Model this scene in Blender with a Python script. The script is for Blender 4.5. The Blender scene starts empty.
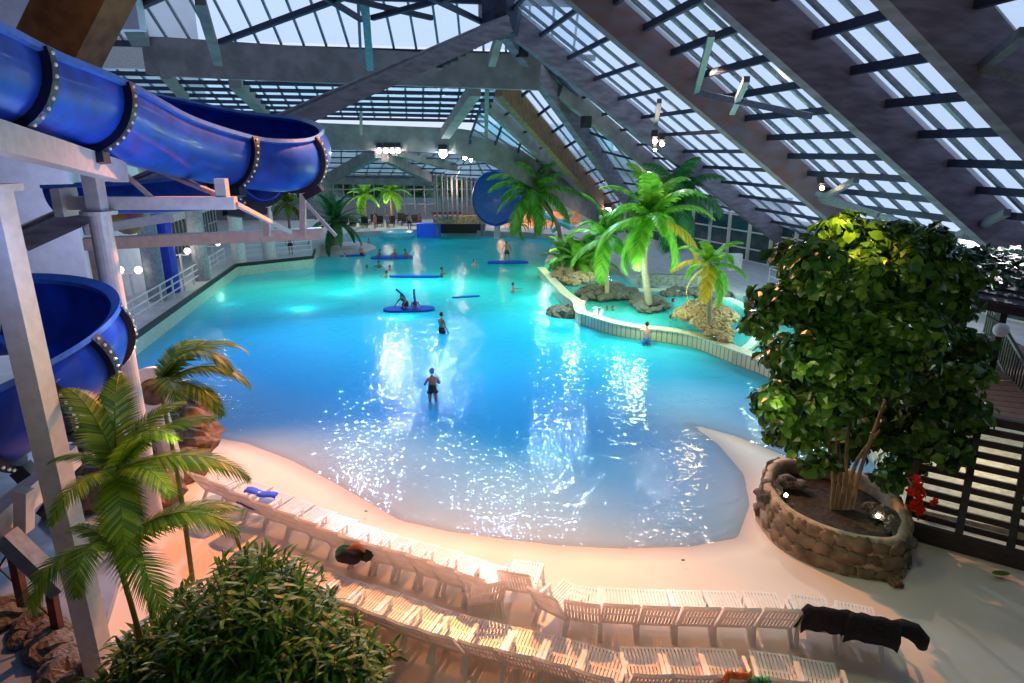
import bpy, math, random
import numpy as np
from mathutils import Vector as V, Matrix, noise
random.seed(7)
PI = math.pi
SC = bpy.context.scene
C = SC.collection
U = random.uniform
# ------------------------------------------------------------------ camera model (pixel -> world point)
PITCH = math.radians(16.6); CH = 9.0; FOC = 640.0
cc, ss = math.cos(PITCH), math.sin(PITCH)
def ray(px, py):
    x = (px-512)/FOC; v = (341.5-py)/FOC
    return V((x, cc+v*ss, -ss+v*cc))
def P(px, py, z=0.0):
    d = ray(px, py); t = (z-CH)/d.z
    return V((d.x*t, d.y*t, z))
def Q(px, py, Y):
    d = ray(px, py); t = Y/d.y
    return V((d.x*t, Y, CH+d.z*t))
RN = V((.58, .09, 1.0)); R0 = V((0, 36, 15.6))
def R(px, py):                                    # point on the right-hand roof slope
    d = ray(px, py); o = V((0, 0, CH))
    return o + d*((R0-o).dot(RN)/d.dot(RN))
# ------------------------------------------------------------------ materials
def nodes(name):
    m = bpy.data.materials.new(name); m.use_nodes = True
    nt = m.node_tree; return m, nt, nt.nodes, nt.links, nt.nodes['Principled BSDF']
def mat(name, col, rough=.5, metal=0, var=.18, scale=6.0, bump=0.0, emit=None, es=0, spec=.5, col2=None, trans=0, coords='Object', coat=0, detail=4, st=None):
    m, nt, N, L, b = nodes(name)
    tc = N.new('ShaderNodeTexCoord'); nz = N.new('ShaderNodeTexNoise')
    nz.inputs['Scale'].default_value = scale; nz.inputs['Detail'].default_value = detail
    src = tc.outputs[coords]
    if st:
        mp = N.new('ShaderNodeMapping'); mp.inputs['Scale'].default_value = st; L.new(src, mp.inputs[0]); src = mp.outputs[0]
    L.new(src, nz.inputs['Vector'])
    cr = N.new('ShaderNodeValToRGB')
    c2 = col2 or tuple(min(1, c*(1+var)) for c in col)
    c1 = col if col2 else tuple(c*(1-var) for c in col)
    cr.color_ramp.elements[0].color = (*c1, 1); cr.color_ramp.elements[0].position = .35
    cr.color_ramp.elements[1].color = (*c2, 1); cr.color_ramp.elements[1].position = .65
    L.new(nz.outputs['Fac'], cr.inputs[0]); L.new(cr.outputs[0], b.inputs['Base Color'])
    b.inputs['Roughness'].default_value = rough; b.inputs['Metallic'].default_value = metal
    b.inputs['Specular IOR Level'].default_value = spec
    if coat: b.inputs['Coat Weight'].default_value = coat; b.inputs['Coat Roughness'].default_value = .08
    if bump:
        bp = N.new('ShaderNodeBump'); bp.inputs['Strength'].default_value = bump; bp.inputs['Distance'].default_value = .05
        L.new(nz.outputs['Fac'], bp.inputs['Height']); L.new(bp.outputs[0], b.inputs['Normal'])
    if emit: b.inputs['Emission Color'].default_value = (*emit, 1); b.inputs['Emission Strength'].default_value = es
    return m
def leafmat(name, cols, rough=.45, trans=.35):
    m, nt, N, L, b = nodes(name)
    g = N.new('ShaderNodeNewGeometry'); cr = N.new('ShaderNodeValToRGB')
    cr.color_ramp.elements[0].color = (*cols[0], 1); cr.color_ramp.elements[1].color = (*cols[-1], 1)
    for i, c in enumerate(cols[1:-1]):
        e = cr.color_ramp.elements.new((i+1)/(len(cols)-1)); e.color = (*c, 1)
    L.new(g.outputs['Random Per Island'], cr.inputs[0]); L.new(cr.outputs[0], b.inputs['Base Color'])
    b.inputs['Roughness'].default_value = rough; b.inputs['Specular IOR Level'].default_value = .35
    tr = N.new('ShaderNodeBsdfTranslucent'); L.new(cr.outputs[0], tr.inputs[0])
    mx = N.new('ShaderNodeMixShader'); mx.inputs[0].default_value = trans
    L.new(b.outputs[0], mx.inputs[1]); L.new(tr.outputs[0], mx.inputs[2]); L.new(mx.outputs[0], N['Material Output'].inputs[0])
    return m
def tilemat(name, col, grout, sx, sz, rough=.35, gw=.03):
    m, nt, N, L, b = nodes(name)
    tc = N.new('ShaderNodeTexCoord'); br = N.new('ShaderNodeTexBrick'); br.offset = 0
    L.new(tc.outputs['UV'], br.inputs['Vector'])
    br.inputs['Color1'].default_value = (*col, 1); br.inputs['Color2'].default_value = (*[c*.9 for c in col], 1)
    br.inputs['Mortar'].default_value = (*grout, 1); br.inputs['Scale'].default_value = 1
    br.inputs['Brick Width'].default_value = sx; br.inputs['Row Height'].default_value = sz; br.inputs['Mortar Size'].default_value = gw
    L.new(br.outputs[0], b.inputs['Base Color']); b.inputs['Roughness'].default_value = rough
    return m
def emat(name, col, s):
    m, nt, N, L, b = nodes(name)
    N.remove(b); e = N.new('ShaderNodeEmission'); e.inputs[0].default_value = (*col, 1); e.inputs[1].default_value = s
    L.new(e.outputs[0], N['Material Output'].inputs[0]); return m
M = {}
M['beam'] = mat('weathered glulam', (.17,.14,.19), .8, var=.3, scale=1.0, st=(1,1,5), bump=.1, detail=8)
M['beam_red'] = mat('red stained glulam', (.18,.15,.19), .8, col2=(.20,.10,.09), scale=.9, st=(1,1,3), bump=.1, detail=9)
M['beam_brown'] = mat('brown timber', (.16,.085,.045), .7, col2=(.28,.15,.07), scale=3, bump=.1, detail=8)
M['beam_far'] = mat('grey green glulam', (.22,.20,.20), .8, var=.2, scale=1.2, detail=8)
M['steel_dark'] = mat('dark steel', (.035,.045,.09), .5, .3)
M['steel_grey'] = mat('grey steel', (.16,.18,.22), .45, .3)
M['white_paint'] = mat('white painted steel', (.62,.58,.60), .35, var=.08)
M['white_wall'] = mat('white rendered wall', (.75,.76,.85), .8, var=.06, scale=2)
M['cream_wall'] = mat('cream rendered wall', (.40,.42,.36), .8, var=.15, scale=1)
M['grey_panel'] = mat('grey facade', (.22,.24,.27), .7, var=.2)
M['dark_glass'] = mat('dark glass', (.02,.045,.06), .08, var=.5, scale=1, spec=.8)
M['slide'] = mat('blue fibreglass', (.012,.07,.62), .38, var=.25, scale=2, coat=.12, spec=.3)
M['slide_in'] = mat('blue slide lip', (.05,.20,.85), .35, var=.15, coat=.1)
M['flange'] = mat('dark flange', (.008,.01,.035), .4)
M['bolt'] = mat('glowing bolt', (.85,.85,.9), .25, .3, emit=(.8,.8,.9), es=.12)  # slight emission gives the bolts a built-in glint
M['plastic'] = mat('white moulded plastic', (.88,.84,.82), .28, var=.05)
M['black_cloth'] = mat('black towelling', (.008,.008,.014), .95, var=.5, scale=20)
M['rock'] = mat('dark lava rock', (.055,.05,.05), .85, col2=(.16,.14,.12), scale=5, bump=.8)
M['rock_gold'] = mat('golden rock', (.22,.13,.06), .8, col2=(.55,.38,.2), scale=4, bump=.8)
M['rock_brown'] = mat('brown rock', (.09,.05,.035), .85, col2=(.28,.16,.09), scale=4, bump=.8)
M['trunk'] = mat('palm trunk', (.22,.17,.12), .9, col2=(.38,.30,.2), scale=8, st=(1,1,6), bump=.5)
M['bark'] = mat('pale bark', (.16,.11,.06), .9, col2=(.32,.22,.12), scale=6, st=(2,2,.5), bump=.5)
M['soil'] = mat('dark soil', (.03,.022,.015), 1, var=.5, scale=9, bump=.6)
M['dark_wood'] = mat('dark stained wood', (.018,.014,.02), .6, col2=(.05,.03,.03), scale=4, st=(1,1,6))
M['deck_wood'] = mat('red brown decking', (.12,.045,.03), .6, col2=(.22,.10,.06), scale=3, st=(8,1,1))
M['rust'] = mat('rusty red post', (.10,.025,.02), .7, var=.5)
M['deck'] = mat('pale deck', (.42,.44,.46), .7, var=.1, scale=1.5)
M['deck_blue'] = mat('blue grey deck floor', (.20,.27,.38), .4, var=.25, scale=1.2)
M['black'] = mat('black casing', (.012,.012,.016), .6)
M['blue_door'] = mat('bright blue paint', (.01,.03,.55), .4)
M['board_blue'] = mat('blue foam board', (.01,.10,.60), .85, spec=.1)
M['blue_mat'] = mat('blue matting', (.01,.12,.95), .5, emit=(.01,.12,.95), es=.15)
M['skin'] = mat('skin', (.42,.24,.17), .5, var=.08)
M['skin2'] = mat('tanned skin', (.25,.14,.10), .5, var=.08)
M['skin3'] = mat('pink skin', (.75,.38,.32), .5, var=.08)
M['hair'] = mat('dark hair', (.015,.01,.01), .7)
M['swim_black'] = mat('black swimwear', (.008,.008,.02), .6)
M['swim_blue'] = mat('blue swimwear', (.06,.2,.55), .6)
M['cap_blue'] = mat('blue swim cap', (.10,.22,.85), .4)
M['red'] = mat('red cloth', (.65,.04,.03), .8)
M['orange'] = mat('orange cloth', (.9,.25,.08), .8)
M['green'] = mat('green cloth', (.03,.30,.12), .8)
M['pink'] = mat('pink cloth', (.75,.12,.25), .7)
M['yellow'] = mat('yellow cloth', (.95,.65,.02), .7)
M['blue_cloth'] = mat('blue towel', (.02,.09,.75), .8)
M['white'] = mat('white', (.75,.75,.75), .5)
M['thatch'] = mat('shingle roof', (.05,.045,.06), .9, col2=(.10,.09,.10), scale=3, st=(1,1,8), bump=.6)
M['turq'] = mat('turquoise fibreglass', (.10,.55,.65), .3)
M['palm_leaf'] = leafmat('palm leaf', [(.05,.22,.02),(.10,.34,.03),(.20,.45,.04)])
M['palm_bright'] = leafmat('bright palm leaf', [(.12,.40,.03),(.22,.55,.04),(.35,.62,.06)])
M['palm_yellow'] = leafmat('yellow palm leaf', [(.45,.42,.03),(.75,.60,.05),(.9,.7,.08)])  # yellow tones for single fronds
M['palm_dark'] = leafmat('dark palm leaf', [(.02,.12,.04),(.04,.20,.07),(.07,.26,.06)])
M['palm_olive'] = leafmat('olive palm leaf', [(.05,.13,.01),(.13,.24,.015),(.26,.34,.03)])
M['shrub'] = leafmat('shrub leaf', [(.03,.10,.012),(.06,.19,.02),(.13,.30,.03)])
M['fig'] = leafmat('fig leaf', [(.012,.045,.008),(.03,.09,.012),(.06,.15,.02),(.11,.22,.025)], .3, .25)
M['ivy'] = leafmat('ivy leaf', [(.01,.05,.02),(.02,.09,.04)])
M['treefar'] = leafmat('garden leaf', [(.02,.10,.02),(.05,.20,.03),(.10,.28,.05)])
M['redflower'] = leafmat('red petal', [(.55,.01,.01),(.85,.04,.02)])
M['stem'] = mat('green stem', (.14,.16,.04), .7)
M['lamp_white'] = emat('lamp white', (1,.93,.82), 60)
M['lamp_blue'] = emat('lamp blue white', (.8,.9,1), 90)
M['lamp_warm'] = emat('lamp warm', (1,.8,.55), 40)
M['globe'] = emat('globe lamp', (1,.92,.78), 6)
M['pool_lamp'] = emat('underwater lamp', (.85,1,.85), 14)
# translucent roof sheet
def sheet(name, tint, f):
    m, nt, N, L, b = nodes(name)
    tr = N.new('ShaderNodeBsdfTransparent'); tr.inputs[0].default_value = (*tint, 1)
    tl = N.new('ShaderNodeBsdfTranslucent'); tl.inputs[0].default_value = (*tint, 1)
    tc = N.new('ShaderNodeTexCoord'); nz = N.new('ShaderNodeTexNoise'); nz.inputs['Scale'].default_value = .25
    L.new(tc.outputs['Object'], nz.inputs[0])
    mr = N.new('ShaderNodeMapRange'); mr.inputs[1].default_value=.3; mr.inputs[2].default_value=.7
    mr.inputs[3].default_value = f-.15; mr.inputs[4].default_value = f+.15; L.new(nz.outputs[0], mr.inputs[0])
    mx = N.new('ShaderNodeMixShader'); L.new(mr.outputs[0], mx.inputs[0])
    L.new(tr.outputs[0], mx.inputs[1]); L.new(tl.outputs[0], mx.inputs[2]); L.new(mx.outputs[0], N['Material Output'].inputs[0])
    return m
M['sheet'] = sheet('translucent roof sheet', (.80,.90,1.0), .35)
M['sheet_far'] = sheet('far roof sheet', (.62,.88,.95), .35)
# water
def water(lagoon=False):
    m, nt, N, L, b = nodes('pool water'); N.remove(b)
    tc = N.new('ShaderNodeTexCoord'); h = None
    for sc_, amp in ((.5,.6),(1.7,.5),(4.2,.34)):
        nz = N.new('ShaderNodeTexNoise'); nz.inputs['Scale'].default_value = sc_; nz.inputs['Detail'].default_value = 1.5; L.new(tc.outputs['Object'], nz.inputs[0])
        ma = N.new('ShaderNodeMath'); ma.operation = 'MULTIPLY_ADD'; ma.inputs[1].default_value = amp; L.new(nz.outputs[0], ma.inputs[0])
        if h: L.new(h, ma.inputs[2])
        else: ma.inputs[2].default_value = 0
        h = ma.outputs[0]
    bp = N.new('ShaderNodeBump'); bp.inputs['Strength'].default_value = 1.0; bp.inputs['Distance'].default_value = .10 if not lagoon else .05
    L.new(h, bp.inputs['Height'])
    gl = N.new('ShaderNodeBsdfGlossy'); gl.inputs['Roughness'].default_value = .07; L.new(bp.outputs[0], gl.inputs['Normal'])
    tr = N.new('ShaderNodeBsdfTransparent'); tr.inputs[0].default_value = (.72,.93,.98,1)
    df = N.new('ShaderNodeBsdfDiffuse')
    if lagoon: df.inputs[0].default_value = (.10,.75,.72,1); fac = None
    else:
        at = N.new('ShaderNodeAttribute'); at.attribute_name = 'depth'
        cr = N.new('ShaderNodeValToRGB'); e = cr.color_ramp.elements
        e[0].position = 0; e[0].color = (.50,.62,1,1); e[1].position = 1; e[1].color = (.02,.66,.72,1)
        for p_, c_ in ((.3,(.06,.52,.95)), (.65,(.02,.58,.92)), (.82,(.03,.72,.86))): k = e.new(p_); k.color = (*c_, 1)
        mr = N.new('ShaderNodeMapRange'); mr.inputs[2].default_value = 1.4; L.new(at.outputs['Fac'], mr.inputs[0]); L.new(mr.outputs[0], cr.inputs[0]); L.new(cr.outputs[0], df.inputs[0])
        mf = N.new('ShaderNodeMapRange'); mf.inputs[1].default_value = 0; mf.inputs[2].default_value = .75; mf.inputs[3].default_value = .22; mf.inputs[4].default_value = .72; L.new(at.outputs['Fac'], mf.inputs[0]); fac = mf.outputs[0]
    mx0 = N.new('ShaderNodeMixShader'); mx0.inputs[0].default_value = .35
    if fac: L.new(fac, mx0.inputs[0])
    L.new(tr.outputs[0], mx0.inputs[1]); L.new(df.outputs[0], mx0.inputs[2])
    fr = N.new('ShaderNodeFresnel'); fr.inputs[0].default_value = 1.33; L.new(bp.outputs[0], fr.inputs['Normal'])
    mu = N.new('ShaderNodeMath'); mu.operation='MULTIPLY'; mu.inputs[1].default_value=.6; L.new(fr.outputs[0], mu.inputs[0])
    mx = N.new('ShaderNodeMixShader'); L.new(mu.outputs[0], mx.inputs[0]); L.new(mx0.outputs[0], mx.inputs[1]); L.new(gl.outputs[0], mx.inputs[2])
    L.new(mx.outputs[0], N['Material Output'].inputs[0]); return m
M['water'] = water()
def ground():
    m, nt, N, L, b = nodes('beach and painted pool floor')
    tc = N.new('ShaderNodeTexCoord'); sp = N.new('ShaderNodeSeparateXYZ'); L.new(tc.outputs['Object'], sp.inputs[0])
    mr = N.new('ShaderNodeMapRange'); mr.inputs[1].default_value = -1.4; mr.inputs[2].default_value = .2; L.new(sp.outputs[2], mr.inputs[0])
    cr = N.new('ShaderNodeValToRGB'); L.new(mr.outputs[0], cr.inputs[0]); e = cr.color_ramp.elements
    def pos(z): return (z+1.4)/1.6
    e[0].position = pos(-1.4); e[0].color = (.03,.66,.72,1)
    e[1].position = pos(.06); e[1].color = (.80,.70,.62,1)
    for z, c in ((-.95,(.02,.52,.86)), (-.45,(.07,.50,.92)), (-.16,(.30,.60,.90)), (-.03,(.55,.62,.72)), (.0,(.50,.42,.38))):
        k = e.new(pos(z)); k.color = (*c, 1)
    nz = N.new('ShaderNodeTexNoise'); nz.inputs['Scale'].default_value = .7; nz.inputs['Detail'].default_value = 6; L.new(tc.outputs['Object'], nz.inputs[0])
    mv = N.new('ShaderNodeMapRange'); mv.inputs[3].default_value = .85; mv.inputs[4].default_value = 1.1; L.new(nz.outputs[0], mv.inputs[0])
    hs = N.new('ShaderNodeMix'); hs.data_type='RGBA'; hs.blend_type='MULTIPLY'; hs.inputs[0].default_value = 1
    L.new(cr.outputs[0], hs.inputs[6]); L.new(mv.outputs[0], hs.inputs[7])
    L.new(hs.outputs[2], b.inputs['Base Color']); b.inputs['Roughness'].default_value = .75
    b.inputs['Specular IOR Level'].default_value = .2
    return m
M['ground'] = ground()
# ------------------------------------------------------------------ mesh builder
class MB:
    def __init__(s): s.v = []; s.f = []; s.uv = {}
    def quad(s, a, b, c, d): n = len(s.v); s.v += [V(a), V(b), V(c), V(d)]; s.f.append((n, n+1, n+2, n+3)); return s
    def box(s, c, size, rz=0):
        c = V(c); hx, hy, hz = [q/2 for q in size]; m = Matrix.Rotation(rz, 3, 'Z')
        n = len(s.v)
        for z in (-hz, hz):
            for x, y in ((-hx,-hy),(hx,-hy),(hx,hy),(-hx,hy)): s.v.append(c + m @ V((x, y, z)))
        s.f += [(n+3,n+2,n+1,n), (n+4,n+5,n+6,n+7)] + [(n+i, n+(i+1)%4, n+4+(i+1)%4, n+4+i) for i in range(4)]
        return s
    def bar(s, a, b, w, h, up=(0,0,1), off=0):
        a, b = V(a), V(b); d = (b-a).normalized(); up = V(up)
        if abs(d.dot(up)) > .98: up = V((0,1,0))
        sd = d.cross(up).normalized(); u = sd.cross(d).normalized()
        n = len(s.v)
        for p in (a, b):
            for i, j in ((-1,-1),(1,-1),(1,1),(-1,1)): s.v.append(p + sd*i*w/2 + u*(j*h/2+off))
        s.f += [(n+3,n+2,n+1,n), (n+4,n+5,n+6,n+7)] + [(n+i, n+(i+1)%4, n+4+(i+1)%4, n+4+i) for i in range(4)]
        return s
    def tube(s, pts, r, seg=8, cap=True):
        pts = [V(p) for p in pts]; rs = r if isinstance(r, (list, tuple)) else [r]*len(pts)
        n0 = len(s.v); u = None
        for i, p in enumerate(pts):
            d = (pts[min(i+1, len(pts)-1)] - pts[max(i-1, 0)]).normalized()
            if u is None: u = d.orthogonal().normalized()
            u = (u - d*u.dot(d)).normalized(); w = d.cross(u)
            for k in range(seg):
                a = 2*PI*k/seg; s.v.append(p + (u*math.cos(a)+w*math.sin(a))*rs[i])
        for i in range(len(pts)-1):
            for k in range(seg):
                a, b = n0+i*seg+k, n0+i*seg+(k+1)%seg; s.f.append((a, b, b+seg, a+seg))
        if cap:
            s.f.append(tuple(n0+k for k in reversed(range(seg)))); s.f.append(tuple(n0+(len(pts)-1)*seg+k for k in range(seg)))
        return s
    def lathe(s, prof, c=(0,0,0), seg=16):
        c = V(c); n0 = len(s.v)
        for r, z in prof:
            for k in range(seg): a = 2*PI*k/seg; s.v.append(c+V((r*math.cos(a), r*math.sin(a), z)))
        for i in range(len(prof)-1):
            for k in range(seg):
                a, b = n0+i*seg+k, n0+i*seg+(k+1)%seg; s.f.append((a, b, b+seg, a+seg))
        s.f.append(tuple(n0+k for k in reversed(range(seg)))); s.f.append(tuple(n0+(len(prof)-1)*seg+k for k in range(seg)))
        return s
    def ball(s, c, r, seg=12, rings=8, sq=(1,1,1)):
        c = V(c); n0 = len(s.v)
        for i in range(1, rings):
            t = PI*i/rings
            for k in range(seg):
                a = 2*PI*k/seg; s.v.append(c+V((math.sin(t)*math.cos(a)*r*sq[0], math.sin(t)*math.sin(a)*r*sq[1], math.cos(t)*r*sq[2])))
        for i in range(rings-2):
            for k in range(seg):
                a, b = n0+i*seg+k, n0+i*seg+(k+1)%seg; s.f.append((a, a+seg, b+seg, b))
        s.v += [c+V((0,0,r*sq[2])), c-V((0,0,r*sq[2]))]; t, b_ = len(s.v)-2, len(s.v)-1
        for k in range(seg):
            s.f.append((t, n0+k, n0+(k+1)%seg)); m = n0+(rings-2)*seg; s.f.append((b_, m+(k+1)%seg, m+k))
        return s
    def prism(s, poly, z0, z1):
        n = len(s.v); k = len(poly)
        s.v += [V((p[0], p[1], z0)) for p in poly] + [V((p[0], p[1], z1)) for p in poly]
        s.f += [tuple(range(n+k, n+2*k)), tuple(reversed(range(n, n+k)))] + [(n+i, n+(i+1)%k, n+k+(i+1)%k, n+k+i) for i in range(k)]
        return s
    def wallstrip(s, line, z0, z1, th, closed=False):    # upright band of thickness th along a plan line
        k = len(line); L = [V((p[0], p[1], 0)) for p in line]; n0 = len(s.v)
        for i, p in enumerate(L):
            a = L[(i-1) % k] if (closed or i) else L[0]; b = L[(i+1) % k] if (closed or i < k-1) else L[-1]
            d = (b-a).normalized(); nn = V((-d.y, d.x, 0))*th/2
            s.v += [p-nn+V((0,0,z0)), p-nn+V((0,0,z1)), p+nn+V((0,0,z1)), p+nn+V((0,0,z0))]
        for i in range(k if closed else k-1):
            a, b = n0+4*i, n0+4*((i+1) % k)
            for j in range(4): s.f.append((a+j, b+j, b+(j+1)%4, a+(j+1)%4))
        if not closed: s.f += [(n0, n0+1, n0+2, n0+3), (n0+4*k-1, n0+4*k-2, n0+4*k-3, n0+4*k-4)]
        return s
    def build(s, name, m, parent=None, smooth=False, mod=None):
        me = bpy.data.meshes.new(name); off = parent_loc(parent)
        me.from_pydata([tuple(p-off) for p in s.v], [], s.f); me.materials.append(M[m] if isinstance(m, str) else m)
        if smooth: me.polygons.foreach_set('use_smooth', [True]*len(me.polygons))
        me.update()
        o = bpy.data.objects.new(name, me); C.objects.link(o)
        if parent: o.parent = parent
        return o
def parent_loc(p):
    t = V((0,0,0))
    while p is not None: t += p.location; p = p.parent
    return t
def tag(o, label=None, cat=None, group=None, kind=None):
    if label: o['label'] = label
    if cat: o['category'] = cat
    if group: o['group'] = group
    if kind: o['kind'] = kind
    return o
def empty(name, loc, label=None, cat=None, group=None, kind=None):
    o = bpy.data.objects.new(name, None); C.objects.link(o); o.location = loc; o.empty_display_size = .1
    return tag(o, label, cat, group, kind)
def struct(mb, name, m, label=None, smooth=False): return tag(mb.build(name, m, smooth=smooth), label, kind='structure')
def copy_tree(o, parent=None):
    c = o.copy(); C.objects.link(c)
    if parent: c.parent = parent
    for ch in KIDS.get(o.name, []) or [x for x in o.children]: copy_tree(ch, c)
    return c
KIDS = {}
def lerp(a, b, t): return a + (b-a)*t
def catmull(pts, n=8):
    pts = [V(p) for p in pts]; out = []
    q = [pts[0]*2-pts[1]] + pts + [pts[-1]*2-pts[-2]]
    for i in range(1, len(q)-2):
        for k in range(n):
            t = k/n; p0, p1, p2, p3 = q[i-1], q[i], q[i+1], q[i+2]
            out.append(.5*((2*p1)+(p2-p0)*t+(2*p0-5*p1+4*p2-p3)*t*t+(3*p1-p0-3*p2+p3)*t**3))
    out.append(pts[-1]); return out
# ------------------------------------------------------------------ world, camera
w = bpy.data.worlds.new('World'); SC.world = w; w.use_nodes = True
bg = w.node_tree.nodes['Background']; bg.inputs[0].default_value = (.68,.78,1.0,1); bg.inputs[1].default_value = 1.1
cam = bpy.data.cameras.new('camera'); co = bpy.data.objects.new('camera', cam); C.objects.link(co)
co.location = (0,0,CH); co.rotation_euler = (PI/2-PITCH, 0, 0); cam.sensor_width = 36; cam.lens = 36*FOC/1024; cam.clip_end = 400
SC.camera = co
SC.view_settings.view_transform = 'Standard'; SC.view_settings.look = 'None'; SC.view_settings.exposure = 0
SC.cycles.use_denoising = True
SC.cycles.max_bounces = 8; SC.cycles.transparent_max_bounces = 16; SC.cycles.sample_clamp_indirect = 4
SC.cycles.caustics_reflective = False; SC.cycles.caustics_refractive = False
# ------------------------------------------------------------------ ground: beach + pool floor (one height field)
shore = [P(*p, 0) for p in ((150,415),(205,436),(245,443),(290,460),(340,486),(400,521),(450,532),(500,539),(560,546),(620,549),(690,547),(738,538),(750,505),(744,474),(718,444),(690,424),(735,436),(800,462),(860,484),(960,500))]
sand = [(p.x, p.y) for p in shore] + [(40, 17), (40, -4), (-40, -4), (-40, 24), (-14, 22)]
SP = np.array(sand)
def sdist(X, Y):
    d = np.full(X.shape, 1e9); ins = np.zeros(X.shape, bool); n = len(SP)
    for i in range(n):
        ax, ay = SP[i]; bx, by = SP[(i+1) % n]; ex, ey = bx-ax, by-ay
        t = np.clip(((X-ax)*ex+(Y-ay)*ey)/(ex*ex+ey*ey), 0, 1)
        d = np.minimum(d, np.hypot(X-ax-t*ex, Y-ay-t*ey))
        c = ((ay > Y) != (by > Y)) & (X < (bx-ax)*(Y-ay)/((by-ay) if abs(by-ay) > 1e-9 else 1e-9)+ax)
        ins ^= c
    return np.where(ins, d, -d)
xs = np.concatenate([np.arange(-40, -12, 1.0), np.arange(-12, 16, .2), np.arange(16, 41, 1.0)])
ys = np.concatenate([np.arange(-4, 7, 1.0), np.arange(7, 24, .2), np.arange(24, 80, 1.0)])
X, Y = np.meshgrid(xs, ys)
sd = sdist(X, Y)
Z = np.where(sd > 0, .30*(1-np.exp(-sd*.35)), np.where(sd > -10, sd*.085, -.85+(sd+10)*.03))
Z = np.maximum(Z, -1.4)
me = bpy.data.meshes.new('floor'); ny, nx = X.shape
vs = np.stack([X, Y, Z], -1).reshape(-1, 3)
idx = np.arange(nx*ny).reshape(ny, nx)
fs = np.stack([idx[:-1,:-1], idx[:-1,1:], idx[1:,1:], idx[1:,:-1]], -1).reshape(-1, 4)
me.from_pydata(vs.tolist(), [], fs.tolist()); me.materials.append(M['ground'])
me.polygons.foreach_set('use_smooth', [True]*len(me.polygons))
fl = bpy.data.objects.new('floor', me); C.objects.link(fl)
tag(fl, 'pale sand coloured beach sloping down into the blue painted pool floor', kind='structure')
def gz(x, y):
    s_ = float(sdist(np.array([float(x)]), np.array([float(y)]))[0])
    return .30*(1-math.exp(-s_*.35)) if s_ > 0 else max(-1.4, s_*.085 if s_ > -10 else -.85+(s_+10)*.03)
wx = np.arange(-38, 36.1, .5); wy = np.arange(8, 78.1, .5); WX, WY = np.meshgrid(wx, wy)
wd = sdist(WX, WY); dep = np.clip(np.where(wd > -10, -wd*.085, .85-(wd+10)*.03), 0, 1.4).reshape(-1)
me = bpy.data.meshes.new('pool_water'); idx = np.arange(WX.size).reshape(WX.shape)
me.from_pydata(np.stack([WX, WY, WX*0], -1).reshape(-1, 3).tolist(), [], np.stack([idx[:-1,:-1], idx[:-1,1:], idx[1:,1:], idx[1:,:-1]], -1).reshape(-1, 4).tolist())
at_ = me.attributes.new('depth', 'FLOAT', 'POINT'); at_.data.foreach_set('value', dep.astype(np.float32)); me.materials.append(M['water'])
wo = bpy.data.objects.new('pool_water', me); C.objects.link(wo); tag(wo, 'rippled blue green water of the large wave pool', kind='structure')
#@@ROOF
# ------------------------------------------------------------------ roof
def beam(a, b, w, h, m, name, label, off=0): 
    return struct(MB().bar(a, b, w, h, off=off), name, m, label)
UP = V((0,0,1))
class Strip:                                     # bilinear patch between two beam lines
    def __init__(s, a0, a1, b0, b1, lift=.9): s.a0, s.a1, s.b0, s.b1, s.l = V(a0), V(a1), V(b0), V(b1), lift
    def at(s, u, v): return lerp(lerp(s.a0, s.a1, v), lerp(s.b0, s.b1, v), u) + UP*s.l
def zstrip(A, B, zt, zb, lift=.9): return Strip(onz(A, zt), onz(A, zb), onz(B, zt), onz(B, zb), lift)
def roof_strip(st, npur, nbar, k, m='sheet', pw=.18, ph=.26, bw=.16, bm='steel_grey', v0=0, v1=1):
    g = MB()
    for j in range(6):
        va, vb = j/6, (j+1)/6
        g.quad(st.at(0, va), st.at(1, va), st.at(1, vb), st.at(0, vb))
    root = struct(g, 'ceiling', m, 'translucent roof bay with dark purlins and glazing bars')
    b = MB()
    for i in range(1, nbar):
        u = i/nbar
        for j in range(4): b.bar(st.at(u, j/4)-UP*.1, st.at(u, (j+1)/4)-UP*.1, bw, .12)
    b.build('glazing_bar', bm, root)
    p = MB()
    for j in range(npur+1):
        v = j/npur; p.bar(st.at(0, v)-UP*(.15+ph/2), st.at(1, v)-UP*(.15+ph/2), pw, ph)
    p.build('purlin', 'steel_dark', root)
    return root
def onz(L, z): a, b = V(L[0]), V(L[1]); return a+(b-a)*((z-a.z)/(b.z-a.z))
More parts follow.
